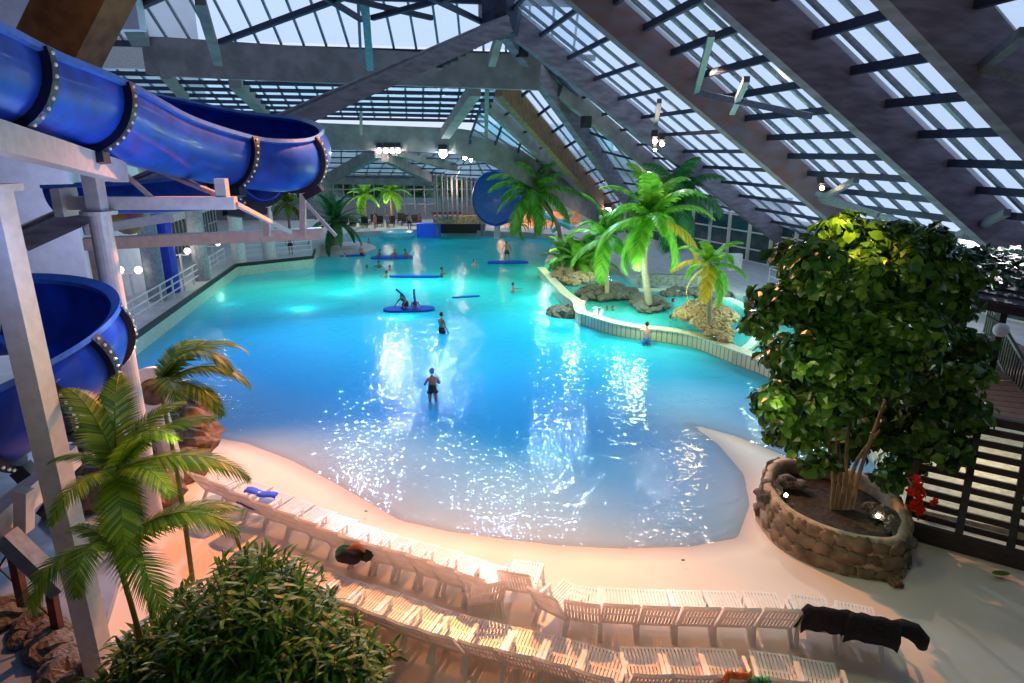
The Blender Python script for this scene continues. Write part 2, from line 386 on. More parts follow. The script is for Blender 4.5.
# right-hand slope: rafters given by (top, foot)
def RL(p, q, t0=0, t1=1):
    a, b = R(*p), R(*q); return a+(b-a)*t0, a+(b-a)*t1
B1 = RL((932,0), (1046,128), -.7, 2.9)
B2 = RL((751,0), (1010,240), -.7, 1.12)
B3 = RL((596,0), (814,190), -.25, 1.22)
B4 = (Q(510,20,36), R(782,236))
B5 = (Q(560,88,42), R(716,218))
S_ = (Q(507,24,36), Q(638,212,62))
T_ = (Q(500,84,40), Q(616,216,65))
U_ = (Q(484,100,46), Q(600,208,67))
W_ = (Q(470,140,52), Q(612,226,68))
dB = V((B1[1]-B2[1]).to_tuple()); dB = V((onz(B1,10)-onz(B2,10)).to_tuple()); B0 = (B1[0]+dB, B1[1]+dB)
Bm = (B0[0]+V((0,-12,2.5)), B0[1]+V((0,-12,0)))
rr = [(B1,.4,1.65,'beam','long grey timber rafter nearest the camera at upper right'),
      (B2,.4,1.6,'beam','grey timber rafter whose lit foot stands behind the fig tree'),
      (B3,.4,1.5,'beam_red','timber rafter with rust red stains'),
      (B4,.4,1.35,'beam','timber rafter running down right from the roof apex'),
      (B5,.4,1.1,'beam_far','slender rafter behind the apex rafter'),
      (S_,.5,1.6,'beam','steep hip rafter dropping from the roof apex'),
      (T_,.5,1.5,'beam_brown','brownish hip rafter below the transverse beam'),
      (U_,.4,1.0,'beam_far','thin grey rafter beyond the brownish hip rafter'),
      (B0,.5,2.0,'beam','rafter above the upper right corner')]
for (a, b), w_, h_, m_, lb in rr: beam(a, b, w_, h_, m_, 'roof_beam', lb)
def prj(a, b, t):   return a+(b-a)*t
roof_strip(zstrip(B2, B1, 21, 2.6, .75), 20, 5, 0)
roof_strip(zstrip(B3, B2, 19, 2.6, .7), 20, 7, 1)
roof_strip(zstrip(B4, B3, 15.4, 2.8, .6), 13, 6, 2, pw=.15, ph=.2, bw=.13)
roof_strip(Strip(B5[0], B5[1], prj(*B4,.2), B4[1], .7), 10, 6, 3, ph=.16, pw=.14, bw=.12)
roof_strip(Strip(S_[0], S_[1], B5[0], B5[1], .6), 9, 5, 3, 'sheet_far', ph=.16, pw=.14, bw=.1)
roof_strip(Strip(T_[0], T_[1], prj(*S_,.1), S_[1], .6), 10, 3, 4, 'sheet', ph=.16, pw=.14, bw=.1)
roof_strip(Strip(U_[0], U_[1], T_[0], T_[1], .5), 8, 5, 5, 'sheet_far', ph=.14, pw=.14, bw=.08)
roof_strip(Strip(W_[0], W_[1], U_[0], U_[1], .4), 8, 5, 6, 'sheet_far', ph=.14, pw=.14, bw=.08)
roof_strip(zstrip(B1, B0, 22, 1), 14, 4, 7)
g_ = zstrip(B0, Bm, 22, 1); struct(MB().quad(g_.at(0,0), g_.at(1,0), g_.at(1,1), g_.at(0,1)), 'ceiling', 'grey_panel')  # opaque bay out of view, added to cut sky light on the beach
struct(MB().quad((-36,-4,19.5), (8,-4,24), (8,30,21), (-36,30,18.5)), 'ceiling', 'grey_panel')  # unseen opaque slab added to hold down the ambient light
# W: beam that starts level (second transverse) and bends down to the right
def band(pts, w, name, m, label):                # pts: (top px, bottom px, depth) -> deep plank following a bent line
    g = MB(); n0 = 0
    for (x, yt, yb, D) in pts:
        t, b = Q(x, yt, D), Q(x, yb, D); g.v += [t, V((t.x, t.y+w, t.z)), V((t.x, t.y+w, b.z)), V((t.x, t.y, b.z))]
    for i in range(len(pts)-1):
        for j in range(4): g.f.append((4*i+j, 4*i+4+j, 4*i+4+(j+1)%4, 4*i+(j+1)%4))
    k = len(pts)*4-4; g.f += [(0,1,2,3), (k+3,k+2,k+1,k)]
    return struct(g, name, m, label)
band([(140,36,74,38),(165,37,76,38),(300,46,82,38),(420,52,86,38),(541,54,90,38)], .5, 'roof_beam', 'beam_far', 'deep level transverse beam below the roof apex')
band([(220,118,152,52),(300,122,150,52),(400,126,151,52),(455,128,154,52),(490,133,165,52.5),(520,149,181,54),(560,176,203,58),(600,200,224,66),(612,208,228,68)], .5, 'roof_beam', 'beam_far', 'second transverse beam that bends down to the right')
band([(250,176,184,68),(330,176,184,68),(432,178,186,68)], .5, 'roof_beam', 'beam_far', 'low far beam above the garden windows')
# far-side hip face, sloping away from the apex
zt = [Q(120,36,38.3), Q(541,54,38.3)]
upv = V((0,-14,10.5))
A0, A1 = zt[0]+V((-6,0,0)), zt[1]+V((3,0,0))
roof_strip(Strip(A0+upv, A0, A1+upv, A1, .1), 5, 26, 8, pw=.25, ph=.3, bw=.12)
roof_strip(Strip(A0+upv*2.4, A0+upv, A1+upv*2.4+V((6,0,0)), A1+upv, .1), 6, 24, 8, pw=.25, ph=.3, bw=.12)
g0, g1 = Q(110,78,39), Q(500,86,39); h0, h1 = Q(200,118,52), Q(487,126,52)
roof_strip(Strip(g0+V((-6,0,0)), h0+V((-10,0,0)), g1, h1, .6), 7, 26, 9, 'sheet_far', pw=.3, ph=.22, bw=.12)
i0, i1 = Q(210,150,53), Q(470,154,53); j0, j1 = Q(240,176,68), Q(440,178,68)
roof_strip(Strip(i0+V((-10,0,0)), j0+V((-10,0,0)), i1, j1, .3), 5, 24, 10, 'sheet_far', pw=.2, ph=.12, bw=.1)
roof_strip(Strip(i1, j1, W_[0], Q(560,185,70), .2), 5, 8, 10, 'sheet_far', pw=.2, ph=.12, bw=.1)
# long inclined tie that crosses the pool hall from the apex to the left side
tie = MB().bar(Q(507,24,35), Q(20,240,22), .55, .8)
t = tag(tie.build('roof_tie', 'beam'), 'long inclined timber strut from the apex down behind the blue slide', kind='structure')
MB().bar(Q(507,18,34.9), Q(20,233,21.9), .4, .12).build('top_rail', 'steel_grey', t)
# steel struts and bracings
ST = [((365,0,32),(370,68,36),.35,.35,'steel_grey'), ((200,0,31),(218,62,37),.45,.45,'beam_far'), ((358,0,36),(361,62,37.5),.15,.15,'steel_grey'),
      ((500,34,36),(491,64,37.5),.4,.4,'beam_far'), ((475,90,40),(445,134,51),.7,.7,'beam_far'), ((487,88,40),(486,137,51),.25,.25,'beam_far'),
      ((361,105,48),(361,134,51),.2,.2,'beam_far'), ((235,82,40),(265,112,50),.7,.7,'beam_far'),
      ((220,42,36),(352,-6,31),.25,.25,'steel_dark'), ((120,14,32),(170,-8,30),.3,.3,'steel_dark'), ((432,18,34),(300,-12,30),.22,.22,'steel_dark'),((372,18,33),(470,-8,30),.22,.22,'steel_dark'),((430,-3,30),(484,23,36),.22,.22,'steel_dark'),
      ((310,-12,30),(362,20,34),.22,.22,'steel_dark'), ((140,38,38),(118,-8,30),.9,.9,'beam_far'), ((165,74,38),(185,98,44),.5,.5,'beam_far')]
for i, (a, b, w_, h_, m_) in enumerate(ST):
    tag(MB().bar(Q(*a), Q(*b), w_, h_).build('roof_strut', m_), kind='structure')
# struts on the right slope, below the purlins
for a, b in (((713,20),(697,82)), ((748,67),(733,102)), ((697,82),(812,104)), ((660,92),(656,118)), ((858,20+150),(822,190)), ((818,185),(880,206)), ((822,192),(925,218)), ((872,212),(890,222)), ((1030,10),(987,48)), ((990,50),(1040,62)), ((1010,200),(960,225))):
    tag(MB().bar(R(*a)-UP*.4, R(*b)-UP*.4, .22, .22).build('roof_strut', 'steel_grey'), kind='structure')
for a, b in (((385,156,53),(430,178,66)), ((395,150,53),(455,166,60)), ((378,152,53),(330,178,62))):
    tag(MB().bar(Q(*a), Q(*b), .6, .9).build('roof_strut', 'beam_far'), kind='structure')
# apex hub
hub = MB().lathe([(.1,-1.3),(.9,-1.1),(1.1,-.2),(1.1,.9),(.6,1.2)], Q(500,12,35.8), 10)
tag(hub.build('roof_hub', 'steel_dark'), 'dark steel hub where the rafters meet at the apex', kind='structure')
# big brown timber top left
tb = MB().bar(Q(100,-30,17), Q(35,100,17), 1.4, 1.1, up=(0,1,0))
tag(tb.build('roof_beam', 'beam_brown'), 'wide brown timber strut above the blue slide', kind='structure')
#@@WALLS
# ------------------------------------------------------------------ walls
def wallq(a, b, z0, z1, name, m, label=None, th=.3):
    return struct(MB().wallstrip([a, b], z0, z1, th), name, m, label)
EV = [(31,-4),(31,18),(25.5,33),(20.5,46),(12.6,66),(10.5,76)]
wallq((-36,-4), (36,-4), -1, 26, 'wall_back', 'grey_panel')
struct(MB().wallstrip([(-36,-4),(-36,80)], -1, 26, .3), 'wall_left', 'grey_panel')
struct(MB().quad((-36,-4,26),(36,-4,26),(36,14,26),(-36,14,26)), 'ceiling', 'grey_panel')
# glazed eaves wall on the right
gw = struct(MB().wallstrip(EV, .5, 4.2, .08), 'wall_right', 'dark_glass', 'dark glazed wall under the eaves')
mu = MB(); hr = MB()
for i in range(1, len(EV)-1):
    a, b = V((*EV[i],0)), V((*EV[i+1],0)); n = max(2, int((b-a).length/2.2))
    for k in range(n):
        p = lerp(a, b, k/n); mu.box((p.x-.15, p.y, 2.4), (.22,.22,3.8))
    for z in (.65, 1.6, 2.9, 4.1): hr.bar(V((a.x-.12,a.y,z)), V((b.x-.12,b.y,z)), .1, .1)
mu.build('mullion', 'white_paint', gw); hr.build('rail', 'white_paint', gw)
# cladding panels between rafters feet
# far glazed wall with garden behind
fw = struct(MB().wallstrip([(-26,78),(-3.2,78)], 3.0, 8.2, .05), 'window_1', sheet('clear pane', (.75,.9,.9), .06), 'tall far window wall looking to green trees')
fm = MB()
for k in range(20): x = -26+22.8*k/19; fm.box((x, 77.9, 4.5), (.14,.14,7))
for z in (1.2, 2.9, 4.6, 6.2, 7.6): fm.bar((-26,77.85,z), (-3.2,77.85,z), .12, .14)
fm.build('window_frame', 'steel_grey', fw)
wallq((-36,84), (36,84), -1, 3.2, 'wall_far', 'grey_panel')
wallq((-36,79), (-26,79), -1, 9, 'wall_far', 'grey_panel')
wallq((-3.2,79), (12,79), -1, 3.2, 'wall_far', 'cream_wall')
gp = struct(MB().wallstrip([(-3.2,79),(12,79)], 3.2, 12, .05), 'window_2', M['sheet_far'], 'hazy blue glazing behind the blue tube slide')
fm = MB()
for k in range(9): fm.box((-3.2+15*k/8, 78.9, 7), (.14,.14,8))
for z in (4.5,6,7.5,9): fm.bar((-3.2,78.85,z), (12,78.85,z), .1, .12)
fm.build('window_frame', 'steel_grey', gp)
# timber-finned projecting bay
bay = empty('louvred_bay', (-6,66,0), 'projecting bay with tall pale timber fins at the far end of the pool', 'bay')
f1 = MB()
for k in range(10): f1.box((-7.6+.47*k, 66+k*.6, 4.6), (.16,.5,5.0))
f1.build('fin', 'beam_far', bay)
MB().bar((-9,65,7.5), (-2.8,72,7.3), .8, .9).build('header', 'beam_far', bay)
MB().box((-5.5,69,2.0), (5.6,1.5,.8)).build('canopy', 'rock_gold', bay)
for x in (-8,-3.2): MB().box((x,69,1.2), (.3,.3,1.9)).build('post', 'grey_panel', bay)
MB().box((-5.5,71,1.3), (5,.4,2.0)).build('counter', 'dark_wood', bay)
# raised poolside deck on the left
zd = .9
e = [P(60,385,zd), P(130,337,zd), P(235,264,zd), P(312,256,zd), P(314,249,zd)]
poly = [(p.x,p.y) for p in e]+[(e[-1].x,80),(-36,80),(-36,e[0].y)]
struct(MB().prism(poly, -1.2, zd), 'deck_left', 'deck', 'raised pale deck along the left side of the pool')
struct(MB().wallstrip([(p.x+.06,p.y) for p in e], zd-.22, zd+.03, .16), 'trim_1', 'black', 'black edge line of the raised deck')
struct(MB().wallstrip([(p.x+.05,p.y) for p in e], -1.2, zd-.22, .12), 'wall_pool', mat('pale green pool tiles', (.50,.62,.50), .3, var=.1), 'pale pool wall below the raised deck')
# far deck
fe = [P(x, y, .6) for x, y in ((314,250),(330,240),(352,232),(430,229),(520,232),(580,236),(620,236))]
struct(MB().prism([(p.x,p.y) for p in fe]+[(30,66),(36,84),(-36,84),(-36,60)], -1.2, .6), 'deck_far', 'deck', 'pale deck at the far end of the pool')
# near left floor, blue grey base darker than the other decks
ln = [P(0,430,.35), P(60,470,.35), P(100,560,.35), P(130,700,.35)]
struct(MB().prism([(-36,ln[0].y+8),(-14,19),(-10.2,15.2),(-8.3,11.6),(-7.2,8.8),(-6.5,6),(-6.5,-3.8),(-36,-3.8)], -.4, .42), 'deck_near', 'deck_blue', 'blue grey floor below the slide at lower left')
# big white wall on the left and building facade
wl = MB().box((-29.5,33.6,5.6), (14.4,.8,10.2)); wl.box((-22.6,36.5,5.6),(.6,6,10.2))
struct(wl, 'wall_white', 'white_wall', 'large blank white wall beside the slides')
struct(MB().box((-34,31,13.5), (14,.8,7)), 'wall_upper', 'grey_panel')
struct(MB().box((-20,30.5,18.5), (8,.6,9),), 'wall_upper', 'white_wall')
fa, fb = V((-24.2,37,0)), V((-28.5,62,0))
struct(MB().wallstrip([(fa.x,fa.y),(fb.x,fb.y)], .9, 4.4, .4), 'wall_facade', 'grey_panel', 'low facade behind the railing')
struct(MB().wallstrip([(fa.x-.5,fa.y),(fb.x-.5,fb.y),(-28.5,80)], 4.4, 11.5, .6), 'wall_facade', 'cream_wall', 'cream upper facade above the poolside rooms')
struct(MB().bar(fa+UP*4.3+V((.6,0,0)), fb+UP*4.3+V((.6,0,0)), 1.6, .5), 'trim_2', 'white_paint', 'white fascia above the poolside rooms')
for k in range(7):
    t = (k+.5)/7; p = lerp(fa, fb, t)
    d_ = empty('window_%d' % (3+k), (p.x+.25, p.y, 2.4), kind='structure')
    ang = math.atan2(fb.y-fa.y, fb.x-fa.x)
    MB().box((p.x+.25,p.y,2.5), (2.9,.08,2.6), ang).build('pane', 'dark_glass', d_)
    fr = MB()
    for q in (-1.4,-.5,.5,1.4):
        c_ = p+V((math.cos(ang)*q+.32, math.sin(ang)*q, 2.5)); fr.box(c_, (.09,.09,2.7), ang)
    for z in (1.2,2.6,3.8): fr.box((p.x+.32,p.y,z), (2.9,.09,.09), ang)
    fr.build('window_frame', 'white_paint', d_)
for q, m_ in ((P(172,292,.9),'blue_door'), (P(158,300,.9),'grey_panel'), (P(203,280,.9),'grey_panel'), (P(240,262,.9),'white_paint'), (P(270,258,.9),'white_paint')):
    h_ = 4.6 if m_ != 'white_paint' else 3.6
    tag(MB().lathe([(.5,0),(.5,h_)], (q.x,q.y,.9), 16).build('pillar', m_, smooth=False), {'blue_door':'bright blue round pillar beside the railing'}.get(m_, 'grey round pillar by the poolside rooms' if m_ == 'grey_panel' else 'slim white pillar by the poolside rooms'), 'pillar', 'pillars of the poolside rooms')
#@@SLIDES
# ------------------------------------------------------------------ water slides
def frame_at(pts, i, bank):
    t = (pts[min(i+1,len(pts)-1)]-pts[max(i-1,0)]).normalized(); s_ = t.cross(UP).normalized(); n = s_.cross(t)
    a = math.radians(bank); return t, s_*math.cos(a)+n*math.sin(a), n*math.cos(a)-s_*math.sin(a)
FB = {}
def slide(name, label, ctrl, r, banks, flanges, lo=-100, hi=100, n=10, lipw=.16):
    pts = catmull(ctrl, n); nb = len(ctrl)-1
    def bank(i):
        f = i/n; k = min(int(f), nb-1); return banks[k]+(banks[k+1]-banks[k])*(f-k)
    root = empty(name, pts[len(pts)//2], label, 'water slide')
    seg = 18; g = MB()
    for side, rad in ((0, r), (1, r-.07)):
        for i, p in enumerate(pts):
            t, s_, n_ = frame_at(pts, i, bank(i))
            for k in range(seg+1):
                a = math.radians(lo+(hi-lo)*k/seg); g.v.append(p + s_*math.sin(a)*rad - n_*math.cos(a)*rad)
    m_ = len(pts)*(seg+1)
    for i in range(len(pts)-1):
        for k in range(seg):
            a = i*(seg+1)+k; b = a+seg+1
            g.f.append((a, b, b+1, a+1)); g.f.append((m_+a+1, m_+b+1, m_+b, m_+a))
    for i in (0, len(pts)-1):
        for k in range(seg):
            a = i*(seg+1)+k; g.f.append((a, a+1, m_+a+1, m_+a))
    g.build('trough', 'slide', root, smooth=True)
    for e_ in (lo, hi):
        l = MB(); q = []
        for i, p in enumerate(pts):
            t, s_, n_ = frame_at(pts, i, bank(i)); a = math.radians(e_)
            d_ = s_*math.sin(a)-n_*math.cos(a); q.append((p+d_*(r-.07), d_, n_))
        for c_, d_, n_ in q:
            l.v += [c_-n_*.05, c_+d_*lipw-n_*.05, c_+d_*lipw+n_*.05, c_+n_*.05]
        for i in range(len(q)-1):
            for j in range(4): l.f.append((4*i+j, 4*i+4+j, 4*i+4+(j+1)%4, 4*i+(j+1)%4))
        l.build('rim', 'slide_in', root, smooth=False)
    for f in flanges:
        i = int(f*(len(pts)-1)); p = pts[i]; t, s_, n_ = frame_at(pts, i, bank(i)); fl_ = MB(); bo = MB(); sg = 22
        for w_ in (-.09, .09):
            for rad in (r-.02, r+.14):
                for k in range(sg+1):
                    a = math.radians(lo+(hi-lo)*k/sg); fl_.v.append(p+t*w_+s_*math.sin(a)*rad-n_*math.cos(a)*rad)
        q = sg+1
        for k in range(sg):
            fl_.f += [(k,k+1,q+k+1,q+k), (2*q+k,3*q+k,3*q+k+1,2*q+k+1), (q+k,q+k+1,3*q+k+1,3*q+k)]
        fo = fl_.build('flange', 'flange', root)
        for k in range(sg):
            a = math.radians(lo+(hi-lo)*(k+.5)/sg)
            q_ = p+s_*math.sin(a)*(r+.15)-n_*math.cos(a)*(r+.15)-parent_loc(fo)
            if 'bolt' not in FB: b_ = MB().ball((0,0,0), .032, 6, 4).build('bolt', 'bolt'); FB['bolt'] = b_.data
            else: b_ = bpy.data.objects.new('bolt', FB['bolt']); C.objects.link(b_)
            b_.parent = fo; b_.location = q_
        sd_ = p - n_*(r+.22)
        MB().bar(sd_-s_*.3, sd_+s_*.3, .24, .2, up=n_).build('saddle', 'flange', root)
    return root
up_ctrl = [Q(-170,20,7.6), Q(-85,42,8.8), Q(-5,72,10.4), Q(78,98,12.6), Q(155,132,15.2), Q(228,152,17.6), Q(283,160,19.0), Q(302,150,21), Q(282,138,22.8), Q(232,128,23.6), Q(170,112,23.6), Q(110,98,23.2), Q(50,105,23)]
slide('water_slide', 'upper bright blue trough water slide sweeping across the left side and turning back', up_ctrl, .88, [6,6,6,6,8,12,24,34,34,26,20,14,8], [.155,.25,.42,.53,.685])
lo_ctrl = [Q(60,190,21), Q(130,188,21), Q(200,184,20.5), Q(238,178,19.8), Q(262,174,19.2)]
slide('water_slide', 'dark blue lower length of trough slide passing under the upper slide turn', lo_ctrl, .8, [0,0,5,12,15], [.72,.95])
# lower left slide: wide bend
cx, cy = -10.2, 11.55; bend = []
for k in range(11):
    a = math.radians(120-22*k); bend.append(V((cx+1.6*math.cos(a), cy+1.6*math.sin(a), 5.8-.02*k*k)))
slide('water_slide', 'blue trough water slide bending round the white column at left', bend, .95, [-14]*11, [.42,.55,.68,.80,.92], lo=-108, hi=80, n=6, lipw=.2)
# supports
sup = empty('slide_support', (-8.9,14,.3), 'tall white round column carrying the blue slides', 'column')
MB().lathe([(.22,0),(.22,7.6)], (-8.9,14,.1), 20).build('lower_pole', 'white_paint', sup, smooth=False)
MB().lathe([(.36,0),(.36,.08)], (-8.9,14,7.68), 20).build('collar', 'white_paint', sup)
MB().box((-8.9,14,8.25), (.3,.3,1.1)).build('upper_pole', 'white_paint', sup)
MB().bar(Q(-20,132,8.8), Q(120,172,14), .3, .42).build('beam', 'white_paint', sup)
MB().box(Q(92,163,13.6), (.2,.2,.5)).build('stub', 'white_paint', sup)
MB().box((-9.35,13.4,4.2), (.9,.5,.5)).build('bracket', 'white_paint', sup)
sp2 = empty('slide_support', (-7.05,8.9,.4), 'square white post in front of the lower blue slide', 'column')
MB().box((-7.05,8.9,4.4), (.33,.33,8.2)).build('pole', 'white_paint', sp2)
MB().box((-7.05,8.9,8.52), (.55,.45,.1)).build('top_plate', 'white_paint', sp2)
sp3 = empty('slide_bridge', Q(150,203,14.6), 'white horizontal slide beam bolted to the white wall', 'beam')
MB().bar(Q(70,203,14.4), Q(236,203,14.8), .28, .28).build('beam', 'white_paint', sp3)
MB().box(Q(222,188,14.8), (.24,.2,.42)).build('stub', 'white_paint', sp3)
MB().box(Q(66,202,14.4), (.2,.6,.6)).build('wall_plate', 'white_paint', sp3)
for a, b in (((236,204,14.8),(290,232,20)), ((120,146,17),(290,232,20)), ((105,150,19),(232,200,15)), ((100,152,17),(160,205,17))):
    MB().bar(Q(*a), Q(*b), .1, .1).build('brace', 'white_paint', sp3)
sp4 = empty('slide_bridge', Q(190,236,20), 'long white lower beam in front of the railing', 'beam')
MB().bar(Q(84,244,19), Q(322,233,22), .34, .36).build('beam', 'white_paint', sp4)
MB().bar(Q(84,231,22), Q(172,217,24), .3, .3).build('beam', 'white_paint', sp4)
for x, y0, D in ((303,192,21.5),(267,203,20.5)): MB().bar(Q(x,y0,D), Q(x,236,D), .18, .18).build('stub', 'white_paint', sp4)
MB().bar(Q(303,200,21.6), Q(336,236,21.6), .1, .1).build('brace', 'white_paint', sp4)
for x, D in ((92,19.2),(318,22)):
    a = Q(x,243,D); MB().bar(a, (a.x,a.y,.3 if x < 200 else .9), .2, .2).build('pole', 'white_paint', sp4) if x < 200 else None
# low slide run on the left bottom and stair stringer
sp5 = empty('slide_bridge', Q(40,500,9.5), 'white sloping beam under the lower blue slide', 'beam')
MB().bar(Q(-30,548,9.2), Q(72,455,12), .3, .45).build('beam', 'white_paint', sp5)
MB().bar(Q(24,490,10), Q(24,530,10), .22, .22).build('stub', 'white_paint', sp5)
st5 = empty('handrail_frame', Q(40,560,9.5), 'grey sloping channel on rusty red posts at lower left', 'handrail')
MB().bar(Q(5,535,9.6), Q(62,590,9.6), .3, .28).build('channel', 'steel_grey', st5)
for x, y0, y1 in ((12,548,605),(48,575,640)):
    MB().bar(Q(x,y0,9.7), Q(x+12,y1,9.7), .14, .14).build('post', 'rust', st5)
for a, b in (((-4,565),(60,625)), ((28,605),(45,585)), ((-6,575),(10,550))): MB().bar(Q(*a,9.8), Q(*b,9.8), .03, .03).build('cable', 'black', st5)
# white slide funnel end and column pieces near the small palm
fn = empty('funnel', P(160,440,.2), 'white round slide mouth on a stub beside the white column', 'slide outlet')
a = Q(153,392,15.4); r_ = MB()
ax = V((.55,-.75,.35)).normalized(); u_ = ax.orthogonal().normalized(); w__ = ax.cross(u_)
def ring(g, c, ax_, u0, w0, prof, seg=24):
    n0 = len(g.v)
    for rad, h in prof:
        for k in range(seg): t = 2*PI*k/seg; g.v.append(c+ax_*h+(u0*math.cos(t)+w0*math.sin(t))*rad)
    for i in range(len(prof)-1):
        for k in range(seg): q, b = n0+i*seg+k, n0+i*seg+(k+1)%seg; g.f.append((q,b,b+seg,q+seg))
ring(r_, a, ax, u_, w__, [(.35,.05),(.5,.1),(.62,.12),(.66,.05),(.62,-.05),(.5,-.7),(.35,-.7),(.35,.05)]); r_.build('rim', 'white_paint', fn, smooth=False)
r_ = MB(); ring(r_, a, ax, u_, w__, [(.36,-.02),(.2,-.2),(.0,-.3)]); r_.build('bowl', 'rock_brown', fn)
MB().tube([a-ax*.6, (a.x,a.y+.4,.1)], .3, 12).build('stub', 'white_paint', fn)
# far blue tube slide, turquoise toys, start block
fs_ = empty('tube_slide', (-1.5,64,.6), 'dark blue bulging tube slide beyond the leaning palm', 'water slide')
r_ = MB(); c_ = Q(497,198,64); ax2 = V((-.5,-.85,.05)).normalized(); u2 = ax2.orthogonal().normalized(); w2 = ax2.cross(u2)
ring(r_, c_, ax2, u2, w2, [(2.5,.6),(2.7,.4),(2.65,0),(2.5,-1.5),(2.1,-3),(1.2,-4)], 28); r_.build('shell', 'slide', fs_, smooth=True)
r_ = MB(); ring(r_, c_, ax2, u2, w2, [(2.45,.55),(2.1,-.4),(1.3,-1.2),(.0,-1.5)], 28); r_.build('bowl', mat('hazy blue shell', (.06,.16,.42), .3), fs_, smooth=True)
MB().tube([c_-UP*2.3, (c_.x,c_.y,.6)], .3, 10).build('pole', 'white_paint', fs_)
ts = empty('small_slide', P(578,232,.6), 'small pale turquoise children slide behind the bushy palms', 'water slide')
MB().bar(Q(530,208,62), Q(572,228,60), 1.0, .3).build('chute', 'turq', ts); MB().bar(Q(552,232,61), Q(572,214,61), .8, .3).build('chute', 'turq', ts)
fo = empty('fountain_step', P(395,236,.1), 'turquoise rounded water step at the far pool edge', 'fountain')
p_ = P(398,238,0); MB().lathe([(1.9,0),(1.9,.35),(1.7,.7),(1.1,.85)], (p_.x,p_.y,0), 20).build('step', 'turq', fo, smooth=False)
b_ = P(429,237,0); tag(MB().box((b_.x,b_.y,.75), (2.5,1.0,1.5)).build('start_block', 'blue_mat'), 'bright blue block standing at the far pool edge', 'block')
k_ = P(446,229,.6); kb = empty('kiosk', (k_.x,k_.y+2,.6), 'pink fronted kiosk counter at the far pool end', 'kiosk')
MB().box((k_.x,k_.y+2,1.4), (3.2,1,1.6)).build('counter', 'pink', kb); MB().box((k_.x,k_.y+2,2.25), (3.5,1.3,.1)).build('worktop', 'dark_wood', kb)
mo = Q(127,216,26); tag(MB().ball(mo, .75, 16, 10, (1,.3,1)).build('ball_ornament', mat('purple and yellow', (.35,.02,.35), .5, col2=(.75,.55,.05), scale=.9)), 'purple and yellow disc ornament hanging by the facade', 'ornament')
#@@LAGOON
# ------------------------------------------------------------------ lagoon with curved tiled wall
M['wall_tile'] = tilemat('cream wall tiles', (.66,.62,.50), (.30,.26,.20), .26, .62)
M['lagoon_water'] = water(True)
zl = .6
lo_px = [(541,268),(548,275),(556,284),(566,294),(577,302),(581,312),(590,315),(612,322),(640,327),(668,330),(700,336),(735,349),(768,361),(800,374),(860,392),(930,408)]
hi_px = [(1010,392),(960,366),(900,340),(830,317),(775,303),(720,295),(660,290),(630,281),(615,272),(590,264),(560,261),(545,263)]
lin = [P(x, y, zl) for x, y in lo_px]; lfar = [P(x, y, zl) for x, y in hi_px]
def smooth_line(L, n=5): return catmull(L, n)
near = smooth_line(lin); allp = near + smooth_line(lfar)
def uvstrip(o):                                   # along-length UVs for upright strips
    me = o.data; uv = me.uv_layers.new(name='UVMap')
    acc = {}
    L = 0; prev = None; n = len(me.vertices)//4
    for i in range(n):
        p = me.vertices[4*i].co
        if prev is not None: L += (p-prev).length
        acc[i] = L; prev = p
    for po in me.polygons:
        for li in po.loop_indices:
            vi = me.loops[li].vertex_index; uv.data[li].uv = (acc[vi//4], me.vertices[vi].co.z)
    return o
o = struct(MB().wallstrip([(p.x,p.y) for p in near], -1.2, zl, .45), 'wall_lagoon', 'wall_tile', 'curved cream tiled wall of the raised lagoon'); uvstrip(o)
o = struct(MB().wallstrip([(p.x,p.y) for p in near], zl, zl+.06, .62), 'trim_3', mat('cream coping', (.66,.60,.48), .5), 'cream coping of the lagoon wall')
struct(MB().prism([(p.x,p.y) for p in allp], -.9, .12), 'floor_lagoon', mat('turquoise lagoon floor', (.22,.80,.78), .6, var=.08, scale=1), 'turquoise lagoon floor')
lw = MB(); lw.prism([(p.x,p.y) for p in allp], .47, .5); tag(lw.build('lagoon_water', 'lagoon_water'), 'calm turquoise water in the raised lagoon', kind='structure')
# ring wall round the warm pool
jr = [P(x, y, zl) for x, y in ((581,309),(583,300),(600,293),(640,289),(690,291),(725,297),(752,310),(762,325),(752,343),(738,352))]
o = struct(MB().wallstrip([(p.x,p.y) for p in smooth_line(jr)], .0, zl+.02, .4), 'trim_4', mat('pale rim', (.62,.62,.52), .5), 'pale rim between warm pool and channel')
jf = smooth_line(jr)+[p for p in reversed(near) if 6.0 < p.x < 12]
# right bank behind the lagoon
bank = [P(x, y, .55) for x, y in ((545,262),(560,259.5),(590,262),(615,270),(630,279),(660,288),(720,293),(775,301),(830,315),(900,338),(960,364),(1010,390))]
struct(MB().prism([(p.x,p.y) for p in bank]+[(20,18),(32,18),(26,33),(21,46),(13,66),(12,72),(5.2,72)], -.9, .62), 'deck_right', 'deck', 'pale deck between lagoon and glazed wall')
struct(MB().prism([(10.2,14.3),(11.2,19.0),(17,24.2),(32,24.2),(32,-3.8),(13.6,-3.8),(13.6,12.4)], -.3, .33), 'deck_corner', mat('pale yellow deck', (.62,.58,.45), .6), 'pale floor behind the slatted screen')
bm_ = [P(x, y, .7) for x, y in ((752,301),(757,296),(787,293),(832,312),(820,322))]
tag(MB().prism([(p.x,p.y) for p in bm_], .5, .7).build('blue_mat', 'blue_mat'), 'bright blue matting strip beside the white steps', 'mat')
sb = empty('step_ramp', P(800,300,.62), 'white low steps with railing next to the blue matting', 'steps')
for k in range(3):
    a, b = P(775+k*4,291-k*2,.7), P(850+k*4,318-k*2,.7); MB().bar(V((a.x,a.y,.62+.2*k)), V((b.x,b.y,.62+.2*k)), .4, .22).build('step', 'white_paint', sb)
a, b = P(770,268,1.6), P(850,300,1.6)
